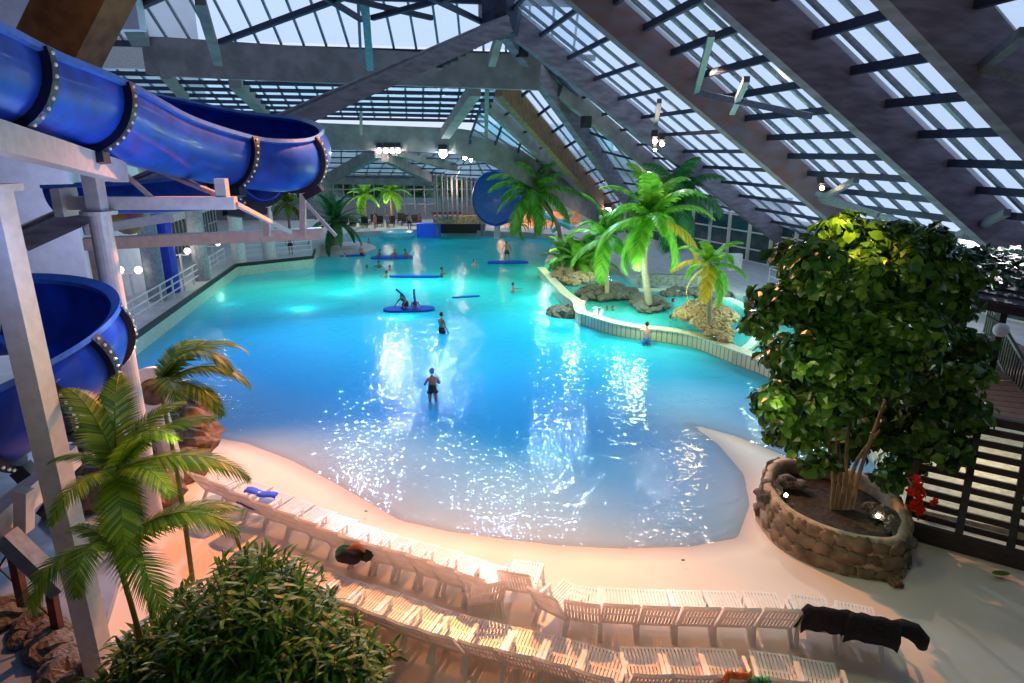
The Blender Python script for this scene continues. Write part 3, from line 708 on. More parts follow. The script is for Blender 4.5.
MB().bar(a, b, .05, .05).build('rail', 'white_paint', sb); MB().bar(a-UP*.5, b-UP*.5, .05, .05).build('rail', 'white_paint', sb)
for k in range(5): q = lerp(a, b, k/4); MB().bar(q, q-UP*1.0, .05, .05).build('post', 'white_paint', sb)
gwl = [P(x, y, .7) for x, y in ((637,283),(697,284),(703,276))]
tag(MB().wallstrip([(p.x,p.y) for p in gwl], .5, 1.3, .6).build('stone_planter', mat('grey rubble stone', (.16,.17,.16), .9, col2=(.3,.32,.3), scale=6, bump=.5)), 'grey stone planter wall behind the lagoon', 'planter')
tag(MB().box(P(822,262,.7)+UP*.5, (.8,.6,1.0)).build('signboard', 'white') if False else MB().box(P(734,270,.62)+UP*.6, (.9,.5,1.2)).build('litter_bin', 'white'), 'white box bin against the glazed wall', 'bin')
#@@ROCKS
# ------------------------------------------------------------------ rocks
def rock_mesh(seed, sq=(1,1,.7)):
    g = MB(); g.ball((0,0,0), 1, 14, 9); rnd = V((seed*3.1, seed*1.7, seed))
    for i, p in enumerate(g.v):
        k = 1+.38*noise.noise(p*1.3+rnd)+.18*noise.noise(p*3.1+rnd); q = p*k
        g.v[i] = V((q.x*sq[0], q.y*sq[1], q.z*sq[2]))
    return g
PROTO = {}
def rock(m, kind, loc, s, label, group):
    key = (m, kind)
    if key not in PROTO:
        o = rock_mesh(kind+hash(m) % 7*0+len(m)).build('rock', m, smooth=False); PROTO[key] = o.data
    else: o = bpy.data.objects.new('rock', PROTO[key]); C.objects.link(o)
    o.location = loc; o.scale = s if isinstance(s, (tuple, V)) else (s, s, s*U(.7,1)); o.rotation_euler = (U(-.3,.3), U(-.3,.3), U(0,6.28))
    return tag(o, label, 'rock', group)
def pile(m, pts, z, s0, s1, n, label, group, h=0):
    # n rocks along / inside the pixel polygon pts
    poly = [P(x, y, z) for x, y in pts]; c_ = sum(poly, V((0,0,0)))/len(poly)
    for k in range(n):
        e_ = poly[k % len(poly)]; e2 = poly[(k+1) % len(poly)]; t = U(0,1); q = lerp(lerp(e_, e2, t), c_, U(0,.75) if k >= len(poly) else 0)
        f = 1-min(1, (q-c_).length/max(.1, max((p-c_).length for p in poly)))
        rock(m, k % 4, (q.x, q.y, z+h*f), U(s0, s1), label, group)
pile('rock', [(577,300),(600,301),(636,300),(634,294),(610,288),(585,289)], .55, .25, .48, 60, 'black lava rock in the low island under the slim palm', 'rocks of the slim palm island', .6)
pile('rock', [(556,316),(570,318),(582,314),(580,305),(566,306)], -.1, .5, .8, 9, 'dark rock awash at the outer corner of the lagoon wall', 'awash rocks')
pile('rock', [(632,308),(648,312),(666,309),(664,300),(648,297),(634,300)], .6, .22, .36, 44, 'dark rock ringing the tall central palm', 'rocks of the central palm', .25)
pile('rock_gold', [(676,328),(700,338),(733,344),(730,326),(708,320),(690,320)], .6, .28, .45, 80, 'golden brown rock in the mound under the small palm', 'rocks of the golden mound', 1.4)
pile('rock_gold', [(550,272),(560,280),(575,284),(597,279),(590,268),(562,264)], .6, .3, .55, 50, 'brown rock edging the bushy palm island', 'rocks of the bushy palm island', .2)
pile('rock', [(664,294),(700,297),(750,300),(756,296),(700,290),(670,289)], .6, .22, .38, 36, 'dark rock in the low row behind the warm pool', 'rocks of the rear row')
pile('rock_brown', [(165,455),(178,470),(200,446),(190,420),(172,425)], .4, .55, .95, 14, 'brown rock beside the white column at the beach edge', 'rocks beside the white column', 1.2)
for x, y, s in ((85,465,.8),(98,440,.7),(78,500,.7),(96,478,.6),(110,490,.6),(150,500,.35),(90,430,.5),(158,489,.6)):
    q = P(x, y, .6); rock('rock_brown', int(x) % 4, (q.x, q.y, .6), (s, s, s*1.2), 'brown rock piled behind the palm fronds at left', 'rocks behind the left palm')
for x, y, s in ((10,610,.45),(30,625,.35),(48,648,.4),(52,632,.4),(62,660,.35),(75,668,.35),(20,640,.2),(4,618,.4),(58,680,.4)):
    q = P(x, y, .5); rock('rock', int(x) % 4, (q.x, q.y, .5), s, 'dark rock on the blue grey floor at lower left', 'rocks on the blue grey floor')
for k, (x, y, h) in enumerate(((92,322,2.0),(99,326,1.5),(84,320,1.4),(104,330,.9))):
    q = P(x, y, .9); rock('rock_gold', k % 4, (q.x, q.y, .9+h*.45), (.55,.5,h*.9), 'tall brown rock standing on the deck at the foot of the white wall', 'brown rocks at the white wall')
# rocks resting base under the white wall rocks

#@@PLANTS
# ------------------------------------------------------------------ plants
def frond_mesh(L, droop, el, n=26, lw=.55, lt=.045, hang=.5, seed=1, m='palm_leaf'):
    rnd = random.Random(seed); g = MB(); pts = []
    p = V((0,0,0)); a = math.radians(el); st = L/n
    for i in range(n+1):
        pts.append(p.copy()); p = p+V((math.cos(a)*st, 0, math.sin(a)*st)); a -= math.radians(droop)/n*(.4+1.2*i/n)
    g.tube(pts, [max(.006, .03*L/3*(1-i/(n+1))) for i in range(n+1)], 5)
    for i in range(3, n+1):
        t = i/n; l = lw*L*.5*(math.sin(PI*min(1, .18+t*.80))**.6); d = (pts[i]-pts[i-1]).normalized()
        for sgn in (-1, 1):
            for sub in (0, .5):
                q = lerp(pts[i-1], pts[i], sub+.5*rnd.random()*.4)
                dr = (V((0, sgn, 0))*(1-.35*t)+d*(.45+.5*t)).normalized(); hg = hang*(.6+.5*rnd.random())
                w_ = d*lt*.5*L/2.5
                e1 = q+dr*l*.5-UP*hg*l*.12; e2 = q+dr*l-UP*hg*l*.55
                n0 = len(g.v); g.v += [q-w_, q+w_, e1+w_*1.1, e1-w_*1.1, e2]; g.f += [(n0,n0+1,n0+2,n0+3), (n0+3,n0+2,n0+4)]
    return g
FM = {}
def palm(name, label, base, top, r0, r1, nf, L, m, lo=-20, hi=75, droop=75, bulge=None, cat='palm', group=None, lw=.5, yellow=(), hang=.6, seed=0, lt=.05):
    rnd = random.Random(seed+11); base, top = V(base), V(top)
    root = empty(name, base, label, cat, group)
    mid = (base+top)/2 + (V(bulge) if bulge else V((0,0,0)))
    pts = catmull([base, mid, top], 6)
    MB().tube(pts, [r0+(r1-r0)*i/(len(pts)-1) for i in range(len(pts))], 10).build('trunk', 'trunk', root, smooth=False)
    for k in range(nf):
        t = k/max(1, nf-1); el = hi+(lo-hi)*t; az = k*2.39996+seed
        key = (name, m, round(el/12), L) ; mm = 'palm_yellow' if k in yellow else m
        key = (round(L,1), round(el/10), mm, lw, hang)
        if key not in FM:
            o = frond_mesh(L, droop+rnd.uniform(-10,10), el, lw=lw, hang=hang, seed=k+seed*9, lt=lt).build('frond', mm, root); FM[key] = o.data
        else: o = bpy.data.objects.new('frond', FM[key]); C.objects.link(o); o.parent = root
        if o.data.users == 1:
            for v_ in o.data.vertices: v_.co += parent_loc(root)   # mesh is local to its own crown
        o.location = top-base; o.rotation_euler = (0, 0, az); s_ = rnd.uniform(.85, 1.1); o.scale = (s_, s_, s_)
    return root
def PB(px, py, z): return P(px, py, z)
b = PB(562,248,.7); tp = Q(533,190,b.y-1)
palm('coconut_palm', 'leaning coconut palm with drooping fronds on the bushy island', b, tp, .22, .14, 24, 4.6, 'palm_leaf', lo=-60, hi=80, droop=85, bulge=(.7,0,-.2), seed=1, lw=.42, hang=1.2, lt=.07)
b = PB(649,304,.8); tp = Q(651,216,b.y)
palm('coconut_palm', 'tall bright green palm with one yellow frond in the warm pool', b, tp, .22, .14, 17, 3.9, 'palm_bright', lo=-35, hi=82, droop=95, seed=2, lw=.42, yellow=(12,), hang=.9, lt=.09, bulge=(-.3,0,0))
b = PB(607,293,1.0); tp = Q(607,236,b.y)
palm('coconut_palm', 'slim green palm on the black rock island', b, tp, .14, .09, 12, 2.9, 'palm_leaf', lo=-50, hi=85, droop=80, seed=3, lw=.45, hang=.9, lt=.09)
b = PB(709,322,1.6); tp = Q(710,264,b.y)
palm('coconut_palm', 'small yellow green palm on the golden rock mound', b, tp, .13, .09, 12, 2.15, 'palm_bright', lo=-40, hi=80, droop=95, seed=4, lw=.45, yellow=(5,8,10), hang=.9, lt=.09)
b = PB(672,280,.8); tp = Q(676,196,b.y+1)
palm('coconut_palm', 'dark feathery palm standing behind the central palm near the rafters', b, tp, .2, .12, 20, 3.9, 'palm_dark', lo=-60, hi=80, droop=95, seed=5, lw=.5, hang=1.3, lt=.07)
for k, (x, y) in enumerate(((566,268),(578,270),(590,268),(572,262),(586,262))):
    b = PB(x, y, .75); palm('bushy_palm', ['short bushy palm at the left end of the lagoon island', 'bushy palm in front on the lagoon island', 'bushy palm at the right end of the lagoon island', 'low palm under the leaning trunk', 'low palm at the back of the lagoon island'][k], b, b+UP*.5, .1, .08, 11, 2.4, 'palm_bright' if k % 2 else 'palm_leaf', lo=5, hi=80, droop=80, seed=20+k, group='bushy palms of the lagoon island', lw=.5, lt=.09)
b = PB(337,245,.8); palm('date_palm', 'stout dark green palm on the pale headland at the far left of the pool', b, b+UP*2.2, .45, .35, 24, 3.6, 'palm_dark', lo=-35, hi=80, droop=70, seed=31, lw=.3, hang=.4, lt=.09)
for k, (x, y, h, m_, l_) in enumerate(((290,232,3.0,'palm_olive','olive palm behind the white stub post'), (366,226,3.5,'palm_bright','bright green palm before the far windows'), (392,224,3.8,'palm_bright','round bright palm before the far windows near the bay'), (520,232,.9,'palm_bright','small bright plant near the blue tube slide'))):
    b = PB(x, y, .7); palm('potted_palm', l_, b, b+UP*h, .15, .1, 12, 2.6 if k < 3 else 1.4, m_, lo=-30, hi=80, droop=80, seed=40+k, lw=.5, lt=.1)
# pale headland under the date palm
hd = P(337,247,.35); struct(MB().lathe([(3.6,-1.2),(3.6,.2),(3.2,.42),(.1,.5)], (hd.x,hd.y,0), 24), 'trim_6', 'deck', 'pale rounded headland at the far left of the pool')
# near-left palms: individual fronds placed by hand
def near_palm(name, label, base, top, fr, m, r=.05, L0=2.0, seed=0, lw=.5, lt=.06):
    root = empty(name, base, label, 'palm'); base, top = V(base), V(top)
    MB().tube(catmull([base, (base+top)/2+V((.05,0,0)), top], 5), [r]*6+[r*.8]*5, 8).build('trunk', 'stem', root)
    for k, (az, el, L, dr) in enumerate(fr):
        g = frond_mesh(L, dr, el, n=26, lw=lw, hang=.45, seed=seed+k, lt=lt); mt = Matrix.Rotation(math.radians(az), 3, 'Z')
        g.v = [mt @ p + top for p in g.v]; g.build('frond', m, root)
t0 = Q(160,385,11.5)
near_palm('areca_palm', 'yellow green palm fronds arching past the white column over the water', (t0.x,t0.y,.3), t0, [(40,55,2.0,120),(10,35,1.9,110),(-20,20,1.7,100),(70,60,1.6,110),(-50,40,1.6,110),(-5,65,2.0,150)], 'palm_olive', seed=60, lw=.6, lt=.055)
t1 = Q(118,470,8.8)
near_palm('areca_palm', 'large palm with feathery fronds in front of the square white post', (t1.x+.1,t1.y,.3), t1, [(5,22,2.1,80),(20,50,1.7,70),(110,70,1.7,60),(150,75,1.7,80),(-100,25,1.4,90),(-60,-15,1.7,60),(60,60,1.5,80),(200,50,1.0,90),(-30,30,1.5,90),(-20,65,1.7,100),(90,30,1.4,70)], 'palm_olive', seed=70, lw=.55, lt=.05)
t2 = Q(116,552,8.2)
near_palm('areca_palm', 'lower palm with a long frond hanging down beside the post', (t2.x+.1,t2.y,.3), t2, [(0,50,2.2,110),(-80,60,1.6,150),(100,75,1.5,60),(-110,50,1.7,160),(35,35,2.0,90),(-40,30,1.8,110),(170,60,1.0,120)], 'palm_olive', seed=80, lw=.55, lt=.05)
# bamboo-like shrub bottom left
def shrub(name, label, c, rad, h, nst, nl, m, seed, ll=.3):
    rnd = random.Random(seed); root = empty(name, c, label, 'shrub'); c = V(c); st = MB(); lf = MB()
    for k in range(nst):
        a = rnd.uniform(0, 2*PI); rr_ = rad*math.sqrt(rnd.random()); hh = h*(1-.55*(rr_/rad)**2)*rnd.uniform(.75, 1.05)
        b0 = c+V((math.cos(a)*rr_*.35, math.sin(a)*rr_*.35, 0)); tp_ = c+V((math.cos(a)*rr_, math.sin(a)*rr_, hh))
        pts = catmull([b0, lerp(b0, tp_, .5)+UP*hh*.15, tp_], 4); st.tube(pts, .012, 4)
        for j in range(nl):
            t = .35+.65*(j/nl); q = pts[min(len(pts)-1, int(t*(len(pts)-1)))]+V((rnd.gauss(0,.05),rnd.gauss(0,.05),rnd.gauss(0,.05)))
            az = rnd.uniform(0, 2*PI); el = rnd.uniform(-.3, .9); d = V((math.cos(az)*math.cos(el), math.sin(az)*math.cos(el), math.sin(el)))
            sd_ = d.cross(UP).normalized()*ll*.075; l = ll*rnd.uniform(.6, 1.15)
            m1 = q+d*l*.35+UP*.02; e_ = q+d*l-UP*l*.22; m2 = q+d*l*.7-UP*l*.06
            n0 = len(lf.v); lf.v += [q, m1-sd_, m1+sd_, m2-sd_*.8, m2+sd_*.8, e_]; lf.f += [(n0,n0+1,n0+2), (n0+1,n0+3,n0+4,n0+2), (n0+3,n0+5,n0+4)]
    st.build('stems', 'stem', root); lf.build('foliage', m, root)
    return root
c_ = P(215,700,.3)
shrub('bamboo_shrub', 'dark narrow leaved shrub at the foot of the palms in the bottom left corner', (-5.5,8.3,.3), 1.1, 1.7, 90, 28, 'shrub', 8, .40)
shrub('bamboo_shrub', 'dense dark green shrub with long narrow leaves at the bottom left', (-4.2,8.5,.3), 1.6, 2.75, 170, 32, 'shrub', 5, .42)
shrub('bamboo_shrub', 'lighter green narrow leaved shrub spreading right of the dense one', (-2.9,8.3,.3), 1.0, 1.7, 80, 28, 'shrub', 6, .40)
# fig tree
def blob_tree(name, label, base, trunks, blobs, m, nleaf, ls, seed, cat='tree', inner=None, group=None):
    rnd = random.Random(seed); root = empty(name, base, label, cat, group); base = V(base)
    for tr in trunks: MB().tube(catmull(tr, 5), [.06-.03*i/(5*(len(tr)-1)) for i in range(5*(len(tr)-1)+1)], 8).build('trunk', 'bark', root)
    lf = MB(); tot = sum(b[1]**2 for b in blobs)
    for (c0, r0, sq) in blobs:
        c0 = V(c0)
        for k in range(int(nleaf*r0*r0/tot)):
            d = V((rnd.gauss(0,1), rnd.gauss(0,1), rnd.gauss(0,1))).normalized(); rad = r0*(.55+.5*rnd.random()**.6)
            rad *= 1+.28*noise.noise(d*2.2+c0)
            q = c0+V((d.x*rad*sq[0], d.y*rad*sq[1], d.z*rad*sq[2]))
            nrm = (d+V((0,0,.6))+V((rnd.gauss(0,.45),rnd.gauss(0,.45),rnd.gauss(0,.45)))).normalized()
            t_ = (nrm.cross(V((rnd.gauss(0,1),rnd.gauss(0,1),rnd.gauss(0,1))))).normalized(); t_ = (t_-UP*.35).normalized(); b2 = nrm.cross(t_).normalized()
            l = ls*rnd.uniform(.6, 1.15); w_ = l*.36; n0 = len(lf.v)
            lf.v += [q, q+t_*l*.35+b2*w_*.75+nrm*.03, q+t_*l*.7+b2*w_+nrm*.03, q+t_*l-nrm*.04, q+t_*l*.7-b2*w_+nrm*.03, q+t_*l*.35-b2*w_*.75+nrm*.03, q+t_*l*.6]
            lf.f += [(n0,n0+1,n0+6), (n0+1,n0+2,n0+6), (n0+2,n0+3,n0+6), (n0+3,n0+4,n0+6), (n0+4,n0+5,n0+6), (n0+5,n0,n0+6)]
    lf.build('foliage', m, root); return root
def K(px, py, D): return Q(px, py, D)
DT = 13.9
tb_ = P(842,508,.7)
tb_ = Q(842,505,DT-.3)
bl = [(840,228,.42),(858,240,.5),(900,240,.5),(925,262,.55),(815,262,.6),(790,255,.4),(850,275,.75),(890,280,.75),(940,300,.7),(965,275,.4),(810,300,.7),(775,300,.5),(760,322,.33),(855,320,.8),(905,330,.8),(958,345,.6),(820,350,.7),(785,350,.5),(870,370,.8),(925,380,.75),(970,375,.4),(965,410,.5),(800,385,.6),(775,400,.45),(830,405,.65),(880,420,.7),(930,425,.7),(800,430,.5),(845,445,.45),(905,460,.5),(950,450,.4),(780,430,.33),(890,475,.3),(820,460,.3),(875,235,.35),(935,238,.3)]
rb = random.Random(12)
blobs = [(K(x, y, DT+rb.uniform(-.9,.9)), q*.98, (1.05,1,.85)) for x, y, q in bl]
trunks = [[tb_+V((dx,0,-.1)), tb_+V((dx*1.5,.1,1.0)), K(px, py, DT)] for dx, px, py in ((-.22,815,370),(.0,850,350),(.25,900,360),(-.1,835,420),(.14,880,430))]
blob_tree('fig_tree', 'large broad leaved fig tree growing in the round stone planter', (tb_.x,tb_.y,.6), trunks, blobs, 'fig', 9500, .31, 3)
yl = MB()
# planter
pc = V((7.75,13.35,0)); plan = []
PX = [(757,508),(775,533),(800,550),(830,563),(865,572),(900,572),(907,548),(890,520),(860,500),(820,488),(780,482),(762,490)]
pw = catmull([P(x, y+ (6 if k < 6 else 2), .2) for k, (x, y) in enumerate(PX)]+[P(757,514,.2)], 6)[:-1]
pl = empty('stone_planter', (pc.x,pc.y,.2), 'round planter with mortared brown stones holding the fig tree', 'planter')
cen = sum(pw, V((0,0,0)))/len(pw)
g = MB(); n = len(pw); prof = [(1.02,-.1),(1.0,.3),(.97,.75),(.95,.9),(.86,.93),(.83,.8),(.82,.3)]
for f, z in prof:
    for p in pw: q = cen+(p-cen)*f; g.v.append(V((q.x,q.y,z+.15)))
for i in range(len(prof)-1):
    for k in range(n): a, b = i*n+k, i*n+(k+1) % n; g.f.append((a,b,b+n,a+n))
g.build('wall', mat('pale mortar', (.40,.30,.20), .9, var=.2), pl, smooth=True)
s_ = MB()
for row in range(3):
    for k in range(0, n, 3):
        p = pw[(k+row) % n]; f = 1.0-.02*row; q = cen+(p-cen)*f; d = (pw[(k+row+1) % n]-p).normalized(); r2 = rock_mesh(k+row*7, (1,1,1)); sz = U(.16,.25)
        for v_ in range(len(r2.v)):
            w_ = r2.v[v_]; r2.v[v_] = V((q.x,q.y,.32+row*.30+U(-.04,.04)))+d*w_.x*sz*1.15+V((d.y,-d.x,0))*w_.y*.08+UP*w_.z*sz*.72
        n0 = len(s_.v); s_.v += r2.v; s_.f += [tuple(i+n0 for i in f_) for f_ in r2.f]
s_.build('stones', mat('brown set stone', (.10,.07,.045), .8, col2=(.26,.18,.11), scale=3, bump=.3), pl, smooth=True)
MB().prism([tuple((cen+(p-cen)*.84)[:2]) for p in pw], .3, .72).build('soil', 'soil', pl)
for x, y in ((786,495),(878,516)):
    q = P(x, y, .95); lp = empty('planter_spotlight', q, 'small glowing spotlight at the %s rim of the stone planter' % ('left' if x < 800 else 'right'), 'spotlight')
    MB().ball(q, .045, 10, 6).build('bulb', 'lamp_warm', lp); MB().lathe([(.03,-.4),(.03,-.05)], q, 8).build('stake', 'black', lp)
for x, y, z_, s in ((772,486,.95,.28),(786,480,.95,.24),(800,482,.95,.2),(765,495,.95,.22),(884,512,.95,.28),(897,524,.95,.26),(905,538,.95,.22),(872,506,.95,.2)):
    q = P(x, y, z_); rock('rock', int(x) % 4, (q.x, q.y, z_-.05), s, 'dark rough rock set along the rim behind the fig tree trunk', 'rocks along the planter rim')
q = P(893,580,.25); rock('rock_brown', 1, (q.x,q.y,.25), (.16,.3,.2), 'small brown stone lying at the foot of the round planter', None)
fl2 = empty('red_flowers', P(912,512,.8), 'cluster of red blossoms beside the dark slatted screen', 'flowers'); g = MB(); rnd = random.Random(4)
for k in range(16):
    cb = K(918+rnd.gauss(0,7), 492+rnd.gauss(0,11), 13.0+rnd.gauss(0,.15)); g = MB(); ax_ = V((rnd.gauss(0,.6),-1,rnd.gauss(0,.6)+.4)).normalized(); u0 = ax_.orthogonal().normalized(); w0_ = ax_.cross(u0)
    for q in range(6):
        t = 2*PI*q/6; d = (u0*math.cos(t)+w0_*math.sin(t)); e_ = ax_.cross(d)
        n0 = len(g.v); g.v += [cb, cb+d*.07+e_*.045+ax_*.03, cb+d*.14+ax_*.01, cb+d*.07-e_*.045+ax_*.03]; g.f.append((n0,n0+1,n0+2,n0+3))
    b0_ = len(g.v); g.ball(cb+ax_*.02, .025, 6, 4); g.build('blossom', 'redflower', fl2)
MB().tube([K(918,520,13), K(918,490,13)], .02, 5).build('stem', 'stem', fl2)
for x, y, l_ in ((1001,573,'yellow green fallen leaf on the floor below the screen'), (318+176,0,None)):
    if l_: q = P(x, y, .36); tag(MB().ball((q.x,q.y,.36), .2, 10, 5, (1,.45,.08)).build('fallen_leaf', 'palm_olive'), l_, 'leaf')
# trees beyond the far windows
for k, (x, h, r) in enumerate(((-24,6,2.2),(-21,6.5,2.5),(-17.5,6,2.3),(-14,6.5,2.4),(-10.5,5.5,2.1),(-7.5,6,2.2))):
    blob_tree('garden_tree', 'green tree outside the far windows', (x,88,-.5), [[V((x,88,-.5)),V((x,88,2)),V((x,88,h-1))]], [((x,88,h-1.5),r,(1,1,1)), ((x+1.2,88,h-3),r*.8,(1,1,1)), ((x-1,88.5,h-3.4),r*.8,(1,1,1))], 'treefar', 420, .9, 50+k, group='trees outside the far windows')
struct(MB().wallstrip([(-36,95),(20,95)], -1, 9, .3), 'wall_garden', mat('dark garden backdrop', (.03,.07,.03), 1))
struct(MB().quad((-36,79,-.6),(36,79,-.6),(36,96,-.6),(-36,96,-.6)), 'ground_garden', mat('lawn', (.05,.16,.04), 1))
#@@SCREEN
# ------------------------------------------------------------------ right: slatted screen, boardwalk, shingled shelter
sc_ = empty('slatted_screen', P(960,540,.3), 'dark slatted timber screen at the right edge', 'screen')
q0, q1 = P(903,533,.3), P(1064,578,.3); dr_ = (q1-q0).normalized(); nrm_ = V((-dr_.y, dr_.x, 0))
tilt = nrm_*.55+UP*1.0
def sp(u, v): return q0+dr_*u+tilt.normalized()*v
Ls = (q1-q0).length
MB().bar(sp(-.1,.12), sp(Ls,.12), .16, .42).build('bottom_rail', 'dark_wood', sc_)
MB().bar(sp(-.1,3.05), sp(Ls,3.05), .16, .2).build('top_rail', 'dark_wood', sc_)
for k in range(9): MB().bar(sp(0,.5+.285*k), sp(Ls,.5+.285*k), .06, .15).build('slat', 'dark_wood', sc_)
for u in (0,1.05,2.0,2.95): MB().bar(sp(u,.1), sp(u,3.1), .15, .15).build('post', 'dark_wood', sc_)
bw = empty('boardwalk', Q(1000,420,17), 'red brown timber boardwalk above the slatted screen', 'walkway')
w0, w1, w2_, w3 = sp(1.0,3.1), sp(5.6,3.1), V((17.5,22,2.7)), V((12.6,20,2.7))
for k in range(16):
    a, b = lerp(w0, w3, k/16), lerp(w1, w2_, k/16); a2, b2 = lerp(w0, w3, (k+.92)/16), lerp(w1, w2_, (k+.92)/16)
    g = MB(); g.quad(a, b, b2, a2); g.quad(a-UP*.08, a2-UP*.08, b2-UP*.08, b-UP*.08); g.quad(a-UP*.08, b-UP*.08, b, a); g.build('board', 'deck_wood', bw)
MB().bar(w0-UP*.15, w3-UP*.15, .15, .2).build('joist', 'dark_wood', bw)
rl = empty('balustrade', Q(1010,380,15.5), 'dark vertical baluster railing along the boardwalk', 'railing')
a, b = Q(1042,392,14.6), Q(990,303,20.5)
MB().bar(a, b, .09, .08).build('handrail', 'dark_wood', rl)
a2, b2 = a-UP*.95, b-UP*.95; MB().bar(a2, b2, .07, .07).build('bottom_rail', 'dark_wood', rl)
for k in range(26): MB().bar(lerp(a,b,k/25), lerp(a2,b2,k/25), .04, .04).build('baluster', 'dark_wood', rl)
sh = empty('shingled_shelter', Q(1000,320,19), 'dark shingled shelter roof with ivy on timber posts', 'shelter')
e0, e1, r0_, r1_ = Q(935,292,18), Q(1075,318,16), Q(950,252,20.5), Q(1090,262,19)
g = MB()
for k in range(8):
    a, b = lerp(r0_, e0, k/8), lerp(r1_, e1, k/8); c0, d0 = lerp(r0_, e0, (k+1)/8), lerp(r1_, e1, (k+1)/8); g.quad(a, b, d0+UP*.06, c0+UP*.06); g.quad(c0+UP*.06, d0+UP*.06, d0, c0)
g.build('roof', 'thatch', sh)
MB().bar(e0-UP*.1, e1-UP*.1, .15, .25).build('fascia', 'dark_wood', sh)
for px, py, py2, D in ((1002,312,388,17.2),(965,305,340,18)):
    a = Q(px, py, D); b = Q(px-13 if px > 990 else px-4, py2, D-.05); MB().bar(a, V((a.x,a.y,b.z)), .2, .2).build('post', 'dark_wood', sh)
iv = MB(); rnd = random.Random(9)
for k in range(900):
    u, v = rnd.random(), rnd.random()**1.5; p = lerp(lerp(r0_, r1_, u), lerp(e0, e1, u), v*.8)+UP*rnd.uniform(.03,.35)
    d = V((rnd.gauss(0,1),rnd.gauss(0,1),rnd.gauss(0,.5))).normalized()*.12; u_ = d.cross(UP).normalized()*.08; iv.quad(p-d, p-u_, p+d, p+u_)
iv.build('ivy', 'ivy', sh)
lt_ = Q(1001,330,16.6); gl = empty('globe_lamp', lt_, 'unlit pale globe lamp on the shelter post', 'lamp'); MB().ball(lt_, .19, 14, 9).build('globe', 'white_wall', gl); MB().bar(lt_+UP*.15, lt_+V((.0,.6,.25)), .05, .05).build('bracket', 'black', gl)
#@@DECKSTUFF
# ------------------------------------------------------------------ deck railing and lamps at left
def railing(name, label, pts, h, step, m='white_paint', bars=3):
    root = empty(name, pts[0], label, 'railing')
    for i in range(len(pts)-1):
        a, b = pts[i], pts[i+1]; n = max(1, int((b-a).length/step))
        for k in range(n+1): q = lerp(a, b, k/n); MB().bar(q, q+UP*h, .08, .08).build('post', m, root)
        for j in range(bars): MB().bar(a+UP*h*(1-j*.33), b+UP*h*(1-j*.33), .06, .06).build('rail', m, root)
    return root
railing('deck_railing', 'white metal railing along the raised left deck', [P(62,384,.9)+V((-.5,0,0)), P(130,335,.9)+V((-.5,0,0)), P(232,264,.9)+V((-.5,0,0))], 1.15, 1.9)
railing('deck_railing', 'short white railing at the far left corner of the pool', [P(237,262,.9)+V((0,.6,0)), P(310,255,.9)+V((0,.6,0))], 1.1, 2.0)
for k, (x, yt, yb, l_) in enumerate(((129,270,304,'twin globe lamp nearest the white column'), (178,251,282,'twin globe lamp beside the blue pillar'), (208,243,264,'twin globe lamp at the far end of the railing'))):
    b = P(x+6, yb, .9); tp = Q(x+3, yt, b.y); lp = empty('twin_globe_lamp', b, l_, 'lamp', 'lamps along the railing')
    MB().bar(b, V((b.x,b.y,tp.z-.2)), .09, .09).build('pole', 'white_paint', lp)
    MB().bar(V((b.x-.55,b.y,tp.z-.25)), V((b.x+.55,b.y,tp.z-.25)), .06, .06).build('crossbar', 'white_paint', lp)
    for s in (-.5,.5): MB().ball((b.x+s,b.y,tp.z), .19, 12, 8).build('globe', 'globe', lp)
# ------------------------------------------------------------------ spotlights on the roof
def lampfix(p, r, m, label, group=None, cyl=True):
    root = empty('spotlight', p, label, 'spotlight', group); p = V(p)
    MB().ball(p, r, 10, 6).build('bulb', m, root)
    MB().bar(p+V((0,.1,.15)), p+V((0,.35,.5)), r*2.2, r*2.2).build('housing', 'black', root)
    return root
for k, x in enumerate((379,386,392,398)): lampfix(Q(x,151,51.7), .17, 'lamp_white', 'lit white spotlight in the row of four under the second transverse beam', 'row of four lit spotlights')
lampfix(Q(443,154,51.7), .3, 'lamp_blue', 'brightest bluish spotlight under the second transverse beam')
lampfix(Q(465,158,52.5), .15, 'lamp_white', 'lit spotlight right of the brightest one', 'pair right of the brightest lamp'); lampfix(Q(471,160,52.5), .13, 'lamp_white', 'lit spotlight right of the brightest one', 'pair right of the brightest lamp')
lampfix(Q(655,141,37), .14, 'lamp_warm', 'lit spotlight on the apex rafter, upper of three', None); lampfix(Q(662,144,37), .13, 'lamp_warm', 'lit spotlight on the apex rafter, right of three'); lampfix(Q(655,150,37), .09, 'lamp_warm', 'lit spotlight on the apex rafter, lowest of three')
lampfix(Q(785,70,25), .09, 'lamp_warm', 'lit spotlight hanging from the rafter on a thin rod'); tag(MB().bar(Q(785,66,25), Q(783,15,25), .03, .03).build('lamp_rod', 'steel_grey'), 'thin rod above the hanging spotlight', 'rod')
lampfix(Q(985,225,28.5), .13, 'lamp_white', 'lit spotlight shining on the foot of the rafter behind the fig tree')
lampfix(Q(822,188,30), .1, 'lamp_warm', 'warm spotlight above the yellow lit crown of the fig tree')
lampfix(Q(608,211,60), .28, 'lamp_white', 'lit spotlight at the foot of the brownish hip rafter')
for k, (x, y) in enumerate(((357,92),(366,90),(372,86),(440,62),(447,58),(454,55),(462,50),(469,46),(474,42),(482,38))):
    p = Q(x, y+2, 30+ (x-357)/125*4.5); tag(MB().lathe([(.12,-.22),(.2,-.15),(.2,.15),(.08,.25)], p, 10).build('stage_spotlight', 'black'), 'black unlit spotlight hanging under the long inclined strut', 'spotlight', 'spotlights under the inclined strut')
